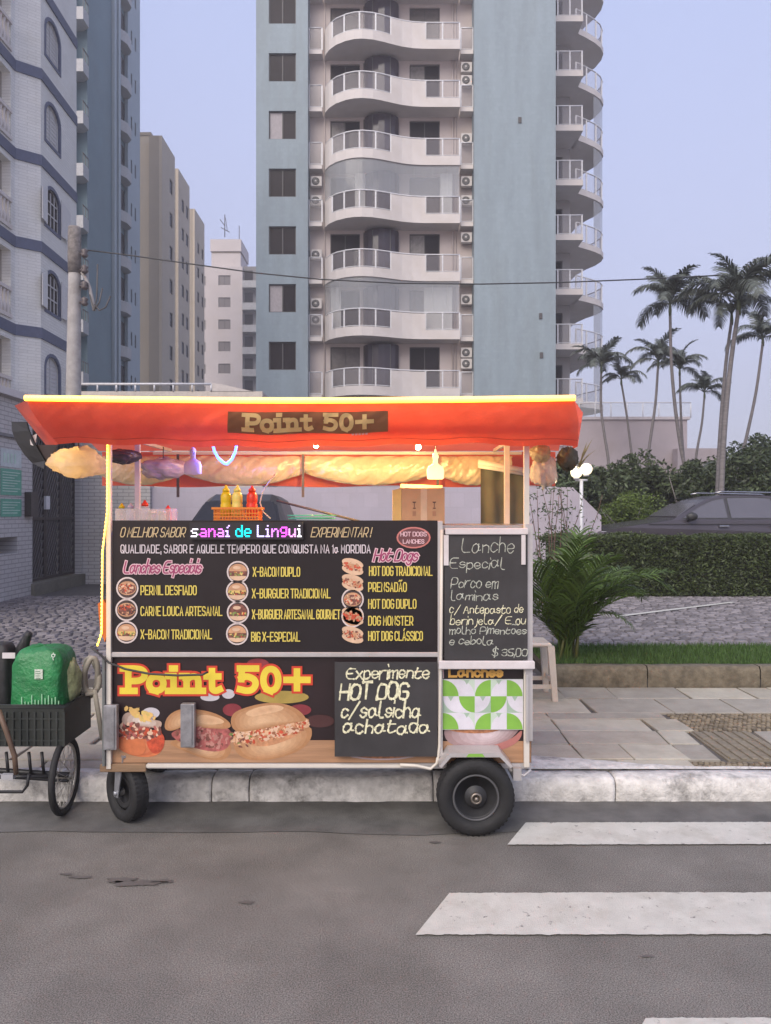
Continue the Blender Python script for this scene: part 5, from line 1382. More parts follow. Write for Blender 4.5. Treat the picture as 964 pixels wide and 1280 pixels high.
for r in range(3):
    for c_ in range(5):
        x0 = CX(553.5)+c_*cw; z0 = CZ(911.5)+(2-r)*ch; g1 = (r+c_) % 2 == 0
        m.quad((x0,4.0946,z0),(x0+cw,4.0946,z0),(x0+cw,4.0946,z0+ch),(x0,4.0946,z0+ch), wv2 if g1 else (mint if c_ % 2 else gr2))
        qc(x0, z0, (c_//2+r) % 2, r % 2, gr1 if g1 else wv2, 4.0942)
        if not g1: m.add([(x0+cw*.32,4.0938,z0+ch*.995),(x0+cw*.5,4.0938,z0+ch*.70),(x0+cw*.68,4.0938,z0+ch*.995)], [(0,2,1)], gr2)
m.build('pattern_print', None, chk)
MB().box((CX(656),4.058,CZ(925)),(CX(659),4.073,CZ(842)), bev=.003).build('hook_rail', alu, cart)

# ---- wheels
def wheel(mbn, c, ax, r, w_, parent, rimc):
    a = MB().lathe([(r*.62,-w_*.42),(r*.82,-w_*.5),(r*.95,-w_*.44),(r,-w_*.30),(r,w_*.30),(r*.95,w_*.44),(r*.82,w_*.5),(r*.62,w_*.42)], c, ax, seg=48, ring=True)
    c = Vector(c); A_ = Vector(ax).normalized(); e1 = A_.orthogonal().normalized(); e2 = A_.cross(e1)
    wh = a.build('wheel', tyre_m, parent)
    tr = MB()
    for k in range(44):
        q = 2*PI*k/44; d = e1*math.cos(q)+e2*math.sin(q); t_ = A_.cross(d)
        for s_ in (-1,1):
            b = c+d*(r-.003)+A_*s_*w_*.27
            tr.prism([b-t_*.006-A_*w_*.12, b+t_*.006-A_*w_*.12, b+t_*.006+A_*w_*.12, b-t_*.006+A_*w_*.12], d*.0035)
    tr.build('tread', tyre_m, wh)['kind'] = 'stuff'
    return wh, c, A_
rimm = M('black_rim', (.028,.028,.03), .5, spec=.35, var=.2)
for (yy) in (4.02, 4.62):
    wh, c, A_ = wheel(None, (.474,yy,.203), (0,-1,0), .203, .115, cart, None)
    MB().lathe([(.130,.026),(.118,.036),(.108,.026),(.085,.018),(.06,.022),(.055,.04),(.0001,.04)], c, A_, seg=36).build('rim', rimm, wh)
    MB().lathe([(.126,.036),(.123,.044),(.114,.046),(.111,.036)], c, A_, seg=36, ring=True).build('rim_ring', M('rim_edge_grey', (.085,.085,.09), .4, spec=.4), wh)
    MB().lathe([(.030,.04),(.030,.058),(.024,.062),(.0185,.058),(.018,.045),(.0001,.045)], c, A_, seg=20).build('hub', M('dull_steel', (.25,.22,.19), .35, metal=.7), wh)
    MB().lathe([(.010,.045),(.010,.07),(.0001,.07)], c, A_, seg=10).build('axle_end', M('dull_steel'), wh)
# mudguard over the big wheel
m = MB(); pr = [(519,955),(524,950),(561,940),(627,940),(640,952),(637,958),(624,946),(565,946),(540,950),(528,965)]
pg = [(549,958),(562,941.5),(627,941.5),(641,958),(638,960),(625,946.5),(564,946.5),(552,960)]
m.prism([(X_(a,3.97),3.965,Z_(b,3.97)) for a,b in pg], (0,.14,0)); m.build('mudguard', alu, cart, fix=True)
m = MB(); m.quad((X_(583,3.97),3.9635,Z_(946,3.97)),(X_(606,3.97),3.9635,Z_(946,3.97)),(X_(603,3.97),3.9635,Z_(942,3.97)),(X_(586,3.97),3.9635,Z_(942,3.97)), gr1); m.build('sticker', None, cart)
MB().tube([V(.474,4.04,.203),V(.474,4.62,.203)], .016).build('axle', M('dull_steel'), cart)
for yy in (4.16,4.5): MB().box((.45,yy,.2),(.50,yy+.04,.343)).build('axle_hanger', M('dull_steel'), cart)
MB().box((CX(640),4.05,CZ(972)),(CX(650),4.25,CZ(957))).tube([V(CX(636),4.1,CZ(962)),V(CX(655),4.1,CZ(970)),V(CX(664),4.1,CZ(962))], .008).build('tow_bracket', alu, cart)
# front casters
galv = M('galvanised', (.42,.43,.46), .35, metal=.6, var=.12, nscale=14, stain=.2)
def caster(c, yaw, r):
    ax = V(math.sin(yaw), -math.cos(yaw), 0)
    wh, c, A_ = wheel(None, c, ax, r, .095, cart, None)
    MB().lathe([(r*.62,.025),(r*.5,.03),(r*.3,.02),(.022,.02),(.022,.052),(.0001,.052)], c, A_, seg=24).build('rim', rimm, wh)
    side = A_.cross(V(0,0,1)).normalized()
    top = c+V(0,0,r+.045)-side*.035
    for s_ in (-1,1):
        p0 = c+A_*s_*.062; p1 = top+A_*s_*.062
        m = MB(); w_ = side*.026
        m.prism([p0-w_*.7-V(0,0,.022), p0+w_*.7-V(0,0,.022), p1+w_*1.5, p1-w_*1.5], A_*s_*.006); m.build('fork', galv, cart, fix=True)
        MB().lathe([(.014,0),(.014,.012)], p0+A_*s_*.004, A_*s_, seg=6).build('nut', galv, cart)
    m = MB(); m.prism([top-side*.045-A_*.07, top+side*.045-A_*.07, top+side*.045+A_*.07, top-side*.045+A_*.07], V(0,0,.012)); m.build('fork_top', galv, cart, fix=True)
    MB().box((top.x-.05,top.y-.05,top.z+.013),(top.x+.05,top.y+.05,.338)).build('mounting_plate', galv, cart)
caster((X_(159,4.2),4.2,.163), R(-42), .163)
caster((X_(176,4.64),4.64,.163), R(-10), .163)

# ---- awning
redf = M('red_awning_canvas', (.78,.15,.095), .55, var=.08, nscale=4, translucent=.45, bump=.25, bscale=90)
YT, YB_, YR = 3.75, 3.98, 5.35
xt0, xt1 = X_(33,YT), X_(718,YT); zt = Z_(500,YT); xb0, xb1 = X_(73,YB_), X_(722,YB_); zb = Z_(557,YB_)
def val(u, v):
    x = (xt0+(xt1-xt0)*u)*(1-v)+(xb0+(xb1-xb0)*u)*v
    bulge = -.05*math.sin(PI*v)
    wv = .010*math.sin(u*26+v*3)*v+.006*noise.noise(V(u*34,v*3,0))*(.3+v)+.004*math.sin(u*130)*(.5-abs(v-.4))+.010*noise.noise(V(u*46+v*6,v*2.2,4))*(.25+v)
    z = zt*(1-v)+(zb+.014*math.sin(u*9+1)*.6+.006*math.sin(u*41))*v-.012*math.sin(PI*u)*(1-v)
    return (x, YT+(YB_-YT)*v+bulge+wv, z)
m = MB().grid(val, 220, 16, redf)
m.grid(lambda u,v: (lambda p: (p[0],p[1]-.003,p[2]))(val(u,.86+.012*v)), 220, 1, M('hem_thread', (.50,.07,.05), .7)); aw = m.build('awning', None, cart)
LT, RT = V(X_(18,4.45),4.45,Z_(507,4.45)), V(X_(729,4.3),4.3,Z_(516,4.3))
m = MB()
def tri(a,b,c,n=10,sag=.02):
    a,b,c = Vector(a),Vector(b),Vector(c)
    m.grid(lambda u,v: tuple((a*(1-u)+b*u)*(1-v)+c*v+V(0,sag*math.sin(PI*u)*math.sin(PI*v),-sag*math.sin(PI*u)*(1-v)*v)), n, n, redf)
tri(val(0,0), val(0,1), LT); tri(LT, (X_(60,5.2),5.2,Z_(560,5.2)), val(0,1))
tri(val(1,0), RT, val(1,1)); tri(RT, (X_(715,5.2),5.2,Z_(562,5.2)), val(1,1))
# top sheet with shallow sag, red inside
BL, BR = V(-2.02,YR,2.13), V(1.22,YR,2.13)
TL, TR = Vector(val(0,0)), Vector(val(1,0))
def roof(u, v):
    p = TL.lerp(TR, u)*(1-v)+BL.lerp(BR, u)*v
    p.x -= (.38*(1-abs(1-2*0))*0); p.z += .04*math.sin(PI*v)+.008*noise.noise(V(u*9,v*5,2))
    return tuple(p)
m.grid(roof, 40, 12, redf); m.build('awning_top', None, aw)
# rear valance
m = MB()
def rear(u, v):
    x = -2.0+3.2*u; ztie = 1.5
    sc = .5+.5*math.cos((x-.03)/.95*2*PI)
    zbot = Z_(609,YR)+.012*sc
    return (x, YR+.01+.012*math.sin(u*40)*v, (2.125)*(1-v)+zbot*v)
m.grid(rear, 60, 6, redf); m.build('rear_valance', None, aw)
# rolled clear plastic curtain hanging in swags under the rear valance
plast = M('clear_plastic_curtain', (.66,.60,.40), .22, var=.12, nscale=14, alpha=.85, bump=.5, bscale=30, spec=.8)
ties = [X_(120,5.25),X_(228,5.25),X_(381,5.25),X_(546,5.25),X_(640,5.25)]
for a, b in zip(ties, ties[1:]):
    m = MB()
    def fn(u, v, a=a, b=b):
        x = a+(b-a)*u; hang = .115+.085*math.sin(PI*u)**.8
        th = v*PI*1.1-.1
        r_ = hang/2
        zc = 2.085-r_
        rad = .03+.02*math.sin(PI*u)
        return (x+.01*noise.noise(V(u*9,v*9,a)), 5.25-rad*math.sin(max(0,min(PI,th)))-.012*noise.noise(V(u*22+v*9,v*3,a))-.004*noise.noise(V(u*50,v*12,a)), zc+r_*math.cos(max(0,min(PI,th)))+.006*noise.noise(V(u*18,v*6,a+3)))
    m.grid(fn, 70, 24); m.build('plastic_curtain', plast, aw)
m = MB()
for x in ties[1:4]: m.box((x-.008,5.13,1.80),(x+.008,5.145,2.09))
m.build('tie_strap', frame_m, aw)
# canopy frame bars
m = MB()
for y, z in ((4.09,2.095),(4.68,2.14),(5.3,2.11)): m.box((-1.62,y-.01,z-.01),(.95,y+.01,z+.01))
for x in (-1.5,.76): m.box((x-.01,4.02,2.12),(x+.01,5.3,2.14))
m.build('canopy_frame', postm, cart)
# logo panel on the awning
def AV(u_, v_):     # u_: photo px, v_: photo py, mapped on the sloping valance a little proud
    v = (v_-500)/57; u = (u_-33-(v*40))/( (718-33)*(1-v)+(722-73)*v )
    p = val(max(0,min(1,u)), max(0,min(1,v))); return (p[0], p[1]-.004, p[2]+.001)
m = MB(); m.grid(lambda u,v: (lambda p:(p[0],p[1]-.003,p[2]))(AV(287+198*u, 541-28*v)), 90, 24, M('awning_panel', (.30,.12,.055), .55, var=.15, nscale=6)); m.build('logo_panel', None, aw)
def AV2(d): return lambda a, b: (lambda p: (p[0], p[1]-d, p[2]))(AV(a, -b))
DENS[0] = 4
logo2(None, AV2(.006), 307, 464, -536, 19.0, 0, 5.4, None, M('awning_letter', (.90,.60,.26), .55, var=.1), aw)
DENS[0] = 0
m = MB(); 
for i in range(5): m.grid(lambda u,v,i=i: (lambda p:(p[0],p[1]-.003,p[2]))(AV(440+i*4.2+3*u, 543-2.2*v)), 2, 1, pinkl)
m.build('small_print', None, aw)
# LED strips (yellow tape with single diodes) along the awning edge and the left post
ledm = M('warm_led', (1,.8,.3), .5, emit=(1,.50,.05), estr=2.6); ledb = M('warm_led_tape', (1,.75,.3), .5, emit=(1,.47,.03), estr=1.9)
m = MB(); d = MB()
pts = [Vector(val(i/60, 0))+V(0,-.016,.008) for i in range(61)]
m.tube(pts, .0145, seg=8)
ls = m.build('led_strip', ledb, cart)
for i in range(170):
    p = Vector(val((i+.5)/170, 0))+V(0,-.028,.010); d.box((p.x-.0032,p.y-.003,p.z-.0035),(p.x+.0032,p.y+.003,p.z+.0035))
d.build('diodes', ledm, ls)
m = MB(); d = MB(); xx = CX(135)
LP_ = [V(CX(137),4.07,2.07),V(CX(136.5),4.07,1.7),V(CX(131),4.065,CZ(690)),V(CX(130),4.065,CZ(790)),V(CX(125),4.06,CZ(806))]
m.tube(LP_, .004, seg=6); ls2 = m.build('led_strip', ledb, cart)
for a, b in zip(LP_, LP_[1:]):
    n = max(2, int((b-a).length/.020))
    for i in range(n):
        p = a.lerp(b, (i+.5)/n); d.box((p.x-.0035,p.y-.008,p.z-.004),(p.x+.0035,p.y-.003,p.z+.004))
d.build('diodes', ledm, ls2)
# spot bulbs under the awning
warm = M('lit_bulb', (1,.9,.6), .5, emit=(1,.76,.38), estr=30)
for px_, py_ in ((395,556.5),(523,559)):
    p = at(px_,py_,4.5); t = thing('spot_bulb', '%s small lit bulb under the front edge of the red awning' % ('left' if px_ < 450 else 'right'), 'bulb', (p.x,4.5,p.z), 'bulbs under the awning')
    MB().ball(p, .016, seg=10).build('bulb', warm, t)
    MB().lathe([(.016,0),(.018,.05),(.01,.06)], p+V(0,.0,.012), (0,0,1), seg=10).build('socket', postm, t)
# blue neon V
t = thing('neon_loop', 'glowing blue white neon loop hanging under the awning', 'neon light', at(281,570,4.3))
P = [at(266,556,4.3),at(268,564,4.3),at(273,573,4.3),at(280,579,4.3),at(284,580,4.3),at(290,574,4.3),at(294,565,4.3),at(296,555,4.3)]
MB().tube([q for q in [P[0]]+[a.lerp(b,f) for a,b in zip(P,P[1:]) for f in (0,.5)][1:]+[P[-1]]], .0078, seg=8).build('tube', M('blue_neon', (.01,.02,.1), .5, emit=(.10,.20,1), estr=1.9), t)
MB().tube([P[0],P[0]+V(0,0,.09)], .004).build('cord', frame_m, t)
# bottle shaped lamps hanging
def hbottle(px_, py_, Y, lab, mat, sc=1.0, group=None):
    c = at(px_,py_,Y); s_ = Y/950*sc
    t = thing('hanging_bottle', lab, 'bottle', c, group)
    m = MB(); prof = [(9,-13),(10.5,-12),(11,-2),(9,3),(5,5),(3.2,7),(3.2,13),(4,13.5),(4,17)]
    def fn(u, v):
        k = min(int(v*(len(prof)-1)*.99999), len(prof)-2); f = v*(len(prof)-1)-k
        r_ = (prof[k][0]*(1-f)+prof[k+1][0]*f)*s_; h = (prof[k][1]*(1-f)+prof[k+1][1]*f)*s_
        a = 2*PI*u; ca, sa = math.cos(a), math.sin(a); q = .75
        return (c.x+math.copysign(abs(ca)**.6, ca)*r_, c.y+math.copysign(abs(sa)**.6, sa)*r_*.45, c.z+h)
    m.grid(fn, 20, 24); m.build('bottle_body', mat, t)
    MB().lathe([(3.3*s_,0),(3.3*s_,4*s_),(1.4*s_,5*s_),(1.2*s_,9*s_)], c+V(0,0,15*s_), (0,0,1), seg=10).build('cap', mat, t)
    MB().tube([c+V(0,0,20*s_), V(c.x,c.y,2.12)], .002, seg=4).build('string', frame_m, t)
hbottle(241,580,4.35,'white plastic bottle hanging under the awning left of the blue neon', M('white_bottle_plastic', (.62,.60,.70), .35, translucent=.3))
hbottle(544.5,586,4.35,'glowing cream bottle shaped lamp hanging above the cardboard box', M('glowing_bottle', (.8,.75,.55), .35, emit=(1,.78,.36), estr=.5))

# ---- things on the counter
CT = 1.628
def bottle(px_, Y, z, prof, mat, lab, capm, tip, group, k=1.0):
    t = thing('sauce_bottle', lab, 'bottle', (X_(px_,Y),Y,z), group)
    MB().lathe([(r_*k,h*k) for r_,h in prof], (X_(px_,Y),Y,z), seg=18).build('bottle_body', mat, t)
    h0 = prof[-1][1]*k
    MB().lathe([(.017*k,0),(.017*k,.012*k),(.010*k,.018*k),(.004*k,tip*k)], (X_(px_,Y),Y,z+h0), seg=12).build('nozzle', capm, t)
    return t
sq = [(.024,0),(.026,.006),(.027,.055),(.024,.062),(.026,.07),(.026,.098),(.020,.112),(.015,.118)]
by = 4.17
ym = M('mustard_yellow', (.75,.55,.01), .35, var=.03, translucent=.2); yl = M('mayo_yellow', (.78,.68,.16), .35, var=.03, translucent=.2); rm = M('ketchup_red', (.70,.045,.015), .35, var=.03, translucent=.2)
BZ = CZ(645)
bottle(282.5,by,BZ,sq,ym,'bright yellow mustard squeeze bottle, leftmost in the orange basket',ym,.034,'sauce bottles in the orange basket',1.12)
bottle(296.5,by-.005,BZ,sq,yl,'pale yellow squeeze bottle standing between the mustard and the ketchup',yl,.034,'sauce bottles in the orange basket',1.12)
bottle(315,by,BZ,sq,rm,'red ketchup squeeze bottle, rightmost in the orange basket',rm,.030,'sauce bottles in the orange basket',1.12)
t = thing('basket', 'small orange plastic basket holding three sauce bottles on the counter', 'basket', (CX(294),4.15,CT))
orm = M('orange_plastic', (.80,.26,.03), .4, var=.05, translucent=.25)
m = MB(); x0,x1,z0,z1 = CX(267),CX(322),CZ(651),CZ(634)
def bk(u, z, inset, y0, y1): return (x0-inset+(x1-x0+2*inset)*u, y0, z)
for y_, in_ in ((4.115,0),(4.235,0)):
    n = 15
    for i in range(n+1): x = x0+(x1-x0)*i/n; m.box((x-.0022,y_-.003,z0),(x+.0022,y_+.003,z1-.004))
    for z in (z0+.004,z0+.022,z0+.040): m.box((x0-.004,y_-.0035,z-.003),(x1+.004,y_+.0035,z+.003))
    m.box((x0-.014,y_-.006,z1-.012),(x1+.014,y_+.006,z1))
for x in (x0,x1):
    for i in range(5): m.box((x-.003,4.12+i*.025,z0),(x+.003,4.126+i*.025,z1))
    m.box((x-.010,4.121,z1-.012),(x+.010,4.229,z1-.001))
m.box((x0,4.119,z0-.0),(x1,4.231,z0+.004)); m.build('lattice', orm, t)
# clear tray with jars at left
t = thing('condiment_tray', 'clear plastic tray of small jars at the left end of the counter', 'tray', (CX(182),4.4,CT))
clr = M('clear_plastic', (.62,.60,.58), .12, alpha=.35, var=.05)
m = MB(); x0,x1 = X_(150,4.4),X_(217,4.4); z1 = Z_(636,4.4)
for a,b in (((x0,4.32,CT),(x1,4.325,z1)),((x0,4.475,CT),(x1,4.48,z1)),((x0,4.326,CT),(x0+.005,4.474,z1)),((x1-.005,4.326,CT),(x1,4.474,z1)),((x0,4.32,CT-.0),(x1,4.48,CT+.004))): m.box(a,b)
m.build('tray_walls', clr, t)
whb = M('white_bottle_plastic'); jar = [(.020,0),(.022,.004),(.022,.05),(.018,.056)]
for px_, capc, lab, kk, bd in ((152,ym,'clear bottle with yellow cap, leftmost in the condiment tray',1.0,clr),(163,whb,'white pump bottle second from left in the condiment tray',1.0,whb),
    (181,rm,'clear bottle with round red cap standing behind the condiment tray',1.15,clr),(210,rm,'orange red hot sauce bottle at the right end of the condiment tray',.9,rm)):
    bottle(px_,4.42,CT+.005,[(a,b) for a,b in sq[:5]]+[(.018,.085),(.014,.088)],bd,lab,capc,.03,'bottles in the condiment tray',kk)
for px_, lab in ((190,'squat cream jar with pale lid in the condiment tray beside the red capped bottle'),(203,'squat cream jar with pale lid left of the hot sauce bottle')):
    j = thing('jar', lab, 'jar', (X_(px_,4.38),4.38,CT+.005), 'jars in the condiment tray')
    MB().lathe([(a*1.0,b) for a,b in jar], (X_(px_,4.38),4.38,CT+.005), seg=16).build('jar_body', M('mayo_cream', (.55,.48,.33), .3), j)
    MB().lathe([(.021,0),(.022,.003),(.022,.014),(.020,.016)], (X_(px_,4.38),4.38,CT+.0615), seg=16).build('lid', M('pale_lid', (.6,.55,.35), .4), j)
# green plastic tray, cardboard box
t = thing('green_tray', 'translucent green plastic trays stacked on the counter', 'tray', (X_(390,4.45),4.45,CT))
grt = M('green_translucent', (.12,.50,.36), .3, translucent=.4, var=.05)
for k in range(3):
    a = X_(364-k,4.45); b = X_(417+k,4.45); z = CT+.012+k*.018
    m = MB().box((a+.02,4.38,z-.010),(b-.02,4.52,z-.007))
    for (p,q_) in (((a,4.37),(b,4.37)),((b,4.37),(b,4.53)),((b,4.53),(a,4.53)),((a,4.53),(a,4.37))): m.tube([(p[0],p[1],z+.004),(q_[0],q_[1],z+.004)], .004, seg=6)
    m.build('tray', grt, t)
t = thing('cardboard_box', 'brown cardboard carton on the counter with open flaps and printed symbols', 'box', (X_(523,4.4),4.4,CT))
card = M('cardboard', (.42,.27,.15), .8, var=.1, nscale=6, stain=.1); x0,x1,z1 = X_(502,4.32),X_(556,4.32),Z_(610,4.32)
m = MB().box((x0,4.32,CT),(x1,4.325,z1)).box((x0,4.555,CT),(x1,4.56,z1)).box((x0,4.326,CT),(x0+.005,4.554,z1)).box((x1-.005,4.326,CT),(x1,4.554,z1)).box((x0,4.32,CT),(x1,4.56,CT+.006)); m.build('carton', card, t)
m = MB().prism([(x0,4.33,z1),(x0-.05,4.33,z1-.02),(x0-.05,4.55,z1-.02),(x0,4.55,z1)], (0,0,.004)); m.build('flap', card, t)
m = MB().prism([(x0,4.555,z1),(x1,4.555,z1),(x1+.01,4.60,z1+.02),(x0,4.60,z1+.03)], (0,0,.004)); m.build('flap', card, t)
m = MB().prism([(x0-.05,4.322,CT),(x0-.001,4.322,CT),(x0-.001,4.322,z1),(x0-.05,4.322,z1-.012)], (0,.2,0)); m.build('side_panel', M('yellow_lit_card', (.55,.40,.14), .7), t)  # yellow light on the carton's left panel is put into its colour
ink = M('print_brown', (.10,.05,.04), .7); m = MB(); y = 4.3185
for cx_ in (518, 543):
    X = X_(cx_,4.32)
    def zz_(p): return Z_(p,4.32)
    ell(m, X, zz_(627), .011, .009, ink, y, PI, 2*PI, n=8); m.quad((X-.002,y,zz_(634)),(X+.002,y,zz_(634)),(X+.002,y,zz_(629)),(X-.002,y,zz_(629)), ink)
    m.quad((X-.008,y,zz_(636)),(X+.008,y,zz_(636)),(X+.008,y,zz_(634.5)),(X-.008,y,zz_(634.5)), ink)
    m.quad((X-.010,y,zz_(645)),(X+.010,y,zz_(645)),(X+.010,y,zz_(639)),(X-.010,y,zz_(639)), M('print_faded', (.30,.17,.10), .7))
m.build('print', None, t)
MB().box((X_(526,4.32),4.3183,CT+.001),(X_(534,4.32),4.3195,z1-.001)).build('tape', M('packing_tape', (.50,.38,.25), .3), t)
# dark pole lying across, hose loop
tag(MB().tube([at(346,626,4.9),at(455,653,4.75)], .008, seg=6).build('dark_rod', frame_m), 'thin dark rod slanting across behind the green trays', 'rod')
tag(MB().tube([at(345,592,4.3),at(336,603,4.3),at(328,615,4.3),at(325,628,4.3),at(329,640,4.3),at(338,648,4.3)], .0035, seg=6).build('white_cable', postm), 'white cable curving down beside the orange basket onto the counter', 'cable')
# cables on the cart front
tag(MB().tube([V(CX(118),4.04,CZ(806)),V(CX(128),4.05,CZ(815)),V(CX(140),4.05,CZ(826)),V(CX(160),4.05,CZ(834)),V(CX(190),4.05,CZ(840)),V(CX(225),4.05,CZ(842)),V(CX(256),4.05,CZ(841)),V(CX(262),4.06,CZ(838))], .006, seg=7).build('black_hose', M('black_cable')),
    'black hose sagging across the left end of the lower banner', 'hose')
# LED text sign
t = thing('led_sign', 'scrolling LED sign with magenta, cyan and white letters on top of the menu banner', 'sign', (CX(309),4.07,CZ(674)))
MB().box((CX(239),4.062,CZ(674)),(CX(380),4.082,CZ(653))).build('casing', M('led_sign_black', (.012,.010,.016), .4), t)
FB = {'s':['.....','.....','.####','#....','.###.','....#','####.'],'a':['.....','.....','.###.','....#','.####','#...#','.####'],
 'n':['.....','.....','#.##.','##..#','#...#','#...#','#...#'],'í':['..#','.#.','...','##.','.#.','.#.','###'],'i':['.#.','...','##.','.#.','.#.','.#.','###'],
 'd':['....#','....#','.##.#','#..##','#...#','#...#','.####'],'e':['.....','.....','.###.','#...#','#####','#....','.###.'],
 'L':['#....','#....','#....','#....','#....','#....','#####'],'g':['.....','.####','#...#','#...#','.####','....#','.###.'],
 'u':['.....','.....','#...#','#...#','#...#','#..##','.##.#'],' ':['..']*7}
def led(c): 
    return M('led_%d%d%d' % tuple(int(x*9) for x in c), c, .5, emit=c, estr=.85)
colr = [(.8,.75,.85),(.9,.1,.85),(.9,.1,.85),(.75,.2,.9),(.6,.4,1),None,(.0,.75,.85),(.0,.75,.85),None,(.55,.5,1),(.6,.45,1),(.75,.2,1),(.9,.08,.9),(.95,.3,.9),(.95,.95,1)]
word = 'sanaí de Lingui'; colr = colr[:14]+[(.9,.9,1)]
tot = sum(len(FB[c][0])+1.0 for c in word)-1; cell = (CX(378)-CX(241))/tot; cz = (CZ(656)-CZ(672.5))/7.6; x = CX(241); mm = MB()
for c, col in zip(word, colr):
    g_ = FB[c]; mm = MB()
    for r, row in enumerate(g_):
        for k, b_ in enumerate(row):
            if b_ == '#':
                X = x+(k+.5)*cell; Z = CZ(656)-(r+.5)*cz
                mm.box((X-cell*.50,4.0575,Z-cz*.36),(X+cell*.50,4.0618,Z+cz*.36), led(col))
    x += (len(g_[0])+1.0)*cell
    if mm.v: mm.build('lit_letter', None, t)['kind'] = 'stuff'

# ---- chalkboards
chalk = M('chalk', (.66,.64,.44), .9, var=.35, nscale=60); chalkb = M('chalk_grey', (.40,.42,.36), .9, var=.4, nscale=60)
slate = M('blackboard', (.034,.032,.034), .7, var=.35, nscale=3.5, stain=.2)
t = thing('chalkboard', 'tall chalkboard in white frame at the right end with the special lunch and price', 'chalkboard', (CX(607),4.06,CZ(822)))
bd = MB().box((CX(555),4.058,CZ(823)),(CX(658),4.070,CZ(666))).build('board', slate, t)
fm_ = M('white_frame_paint', (.60,.56,.57), .5, stain=.1)
MB().box((CX(556),4.045,CZ(668)),(CX(658),4.072,CZ(660)), bev=.004).build('frame_rail', fm_, t)
MB().box((CX(548),4.040,CZ(834)),(CX(666),4.070,CZ(824)), bev=.004).build('frame_rail', fm_, t)
MB().box((CX(554),4.050,CZ(706)),(CX(560),4.057,CZ(668.5))).build('clip', fm_, t); MB().box((CX(650),4.048,CZ(705)),(CX(655),4.057,CZ(668.5))).build('clip', fm_, t)
random.seed(12)
WJ[0] = .45
def chalk_text(s_, x0, x1, base, h, w_, parent, mat=chalk, y=4.0565, hand=1.0, shear=.12):
    px_text(s_, x0, x1, base, h, w_, mat, parent, name='chalk_writing', y=y, hand=hand, shear=shear, smooth=2, gap=.9)
for (s_,x0,x1,b_,h) in (('Lanche',576,640,690,17),('Especial',561,629,710,13),('Porco em',563,621,734,12),('laminas',563,621,749,10),('c/ Antepasto de',561,652,765,10),
                        ('berinjela/ E ou',562,655,779,9.5),('molho Pimentões',561,656,791,8.5),('e cebola',561,615,804,9),('$ 35,00',614,657,818,9.5)):
    chalk_text(s_, x0, x1, b_, h, 1.0, bd, mat=chalkb if b_ < 760 or b_ > 785 else chalk)
t = thing('chalkboard', 'small square chalkboard hung over the lower banner advertising flattened sausage hot dog', 'chalkboard', (CX(483),4.06,CZ(943)))
bd = MB().box((CX(419),4.060,CZ(943)),(CX(546),4.070,CZ(826))).build('board', slate, t)
chalk_text('Experimente', 433,535,846,14,1.8,bd,y=4.0585); chalk_text('HOT DOG', 425,509,872,19,3.0,bd,y=4.0585,hand=.7)
chalk_text('c/salsicha', 427,525,894,16,2.2,bd,y=4.0585); chalk_text('achatada', 429,536,914,16,2.2,bd,y=4.0585)

WJ[0] = 0
# ---- things hanging round the awning
def bag(lab, c, rx, ry, rz_, mat, seed, tie=None):
    t = thing('plastic_bag', lab, 'bag', c); m = MB()
    def fn(u, v):
        a = 2*PI*u; th = PI*v
        q = (1-.45*max(0,.35-v))*(1+.0*seed)+.30*noise.noise(V(math.cos(a)*1.5+seed, math.sin(a)*1.5, th*1.2))+.16*noise.noise(V(math.cos(a)*6, math.sin(a)*6, th*5+seed))
        return (c[0]+rx*q*math.sin(th)*math.cos(a), c[1]+ry*q*math.sin(th)*math.sin(a), c[2]+rz_*q*math.cos(th))
    m.grid(fn, 48, 30); m.build('bag_film', mat, t)
    if tie: MB().tube([Vector(c)+V(0,0,rz_*.9), Vector(tie)], .004, seg=5).build('string', frame_m, t)
filmw = M('white_bag_film', (.72,.66,.55), .25, var=.1, nscale=14, translucent=.7, bump=.8, bscale=16)
filmb = M('smoky_bag_film', (.66,.62,.54), .2, alpha=.6, var=.2, nscale=14, bump=.8, bscale=16)
c = at(98,577,4.25); bag('white translucent bag glowing yellow, hanging at the left end of the awning', (c.x,c.y,c.z), .14, .12, .085, filmw, 1, (c.x,c.y,2.1))
p = c+V(-.03,-.02,.02)
MB().ball(p, .025, seg=10).build('bulb', M('bulb_in_bag', (1,.9,.5), .5, emit=(1,.58,.15), estr=8), [o for o in C.objects if o.get('label','').startswith('white translucent bag')][0])
c = at(204,585,4.9); bag('puffy clear bag hanging inside the cart near the rear left post', (c.x,c.y,c.z), .14,.1,.07, M('lilac_bag_film', (.50,.45,.52), .2, alpha=.7, bump=.8, bscale=16), 2, (c.x,c.y,2.12))
c = at(153,570,4.6); bag('dark bag tucked under the awning behind the left post', (c.x,c.y,c.z), .10,.08,.045, M('dark_bag_film', (.05,.04,.06), .4, bump=.5, bscale=16), 3)
c = at(679,588,4.6); bag('smoky clear bag hanging between the right post and the plants', (c.x,c.y,c.z), .075,.06,.10, filmb, 4, (c.x,c.y,2.1))
c = at(676,566,4.5); bag('crumpled pale bag lit yellow beside the right post', (c.x,c.y,c.z), .06,.05,.05, M('lit_bag_film', (.60,.52,.36), .3, translucent=.5, bump=.8, bscale=16), 5, (c.x,c.y,2.1))
c = at(710,573,4.6); bag('dark olive round bundle hanging under the right end of the awning', (c.x,c.y,c.z), .058,.05,.075, M('olive_bundle', (.06,.05,.03), .6, var=.3, nscale=14), 6, (c.x,c.y,2.1))
t = thing('hanging_leaves', 'pale strappy leaves sticking out beside the right end of the awning', 'plant', at(728,570,4.8)); m = MB()
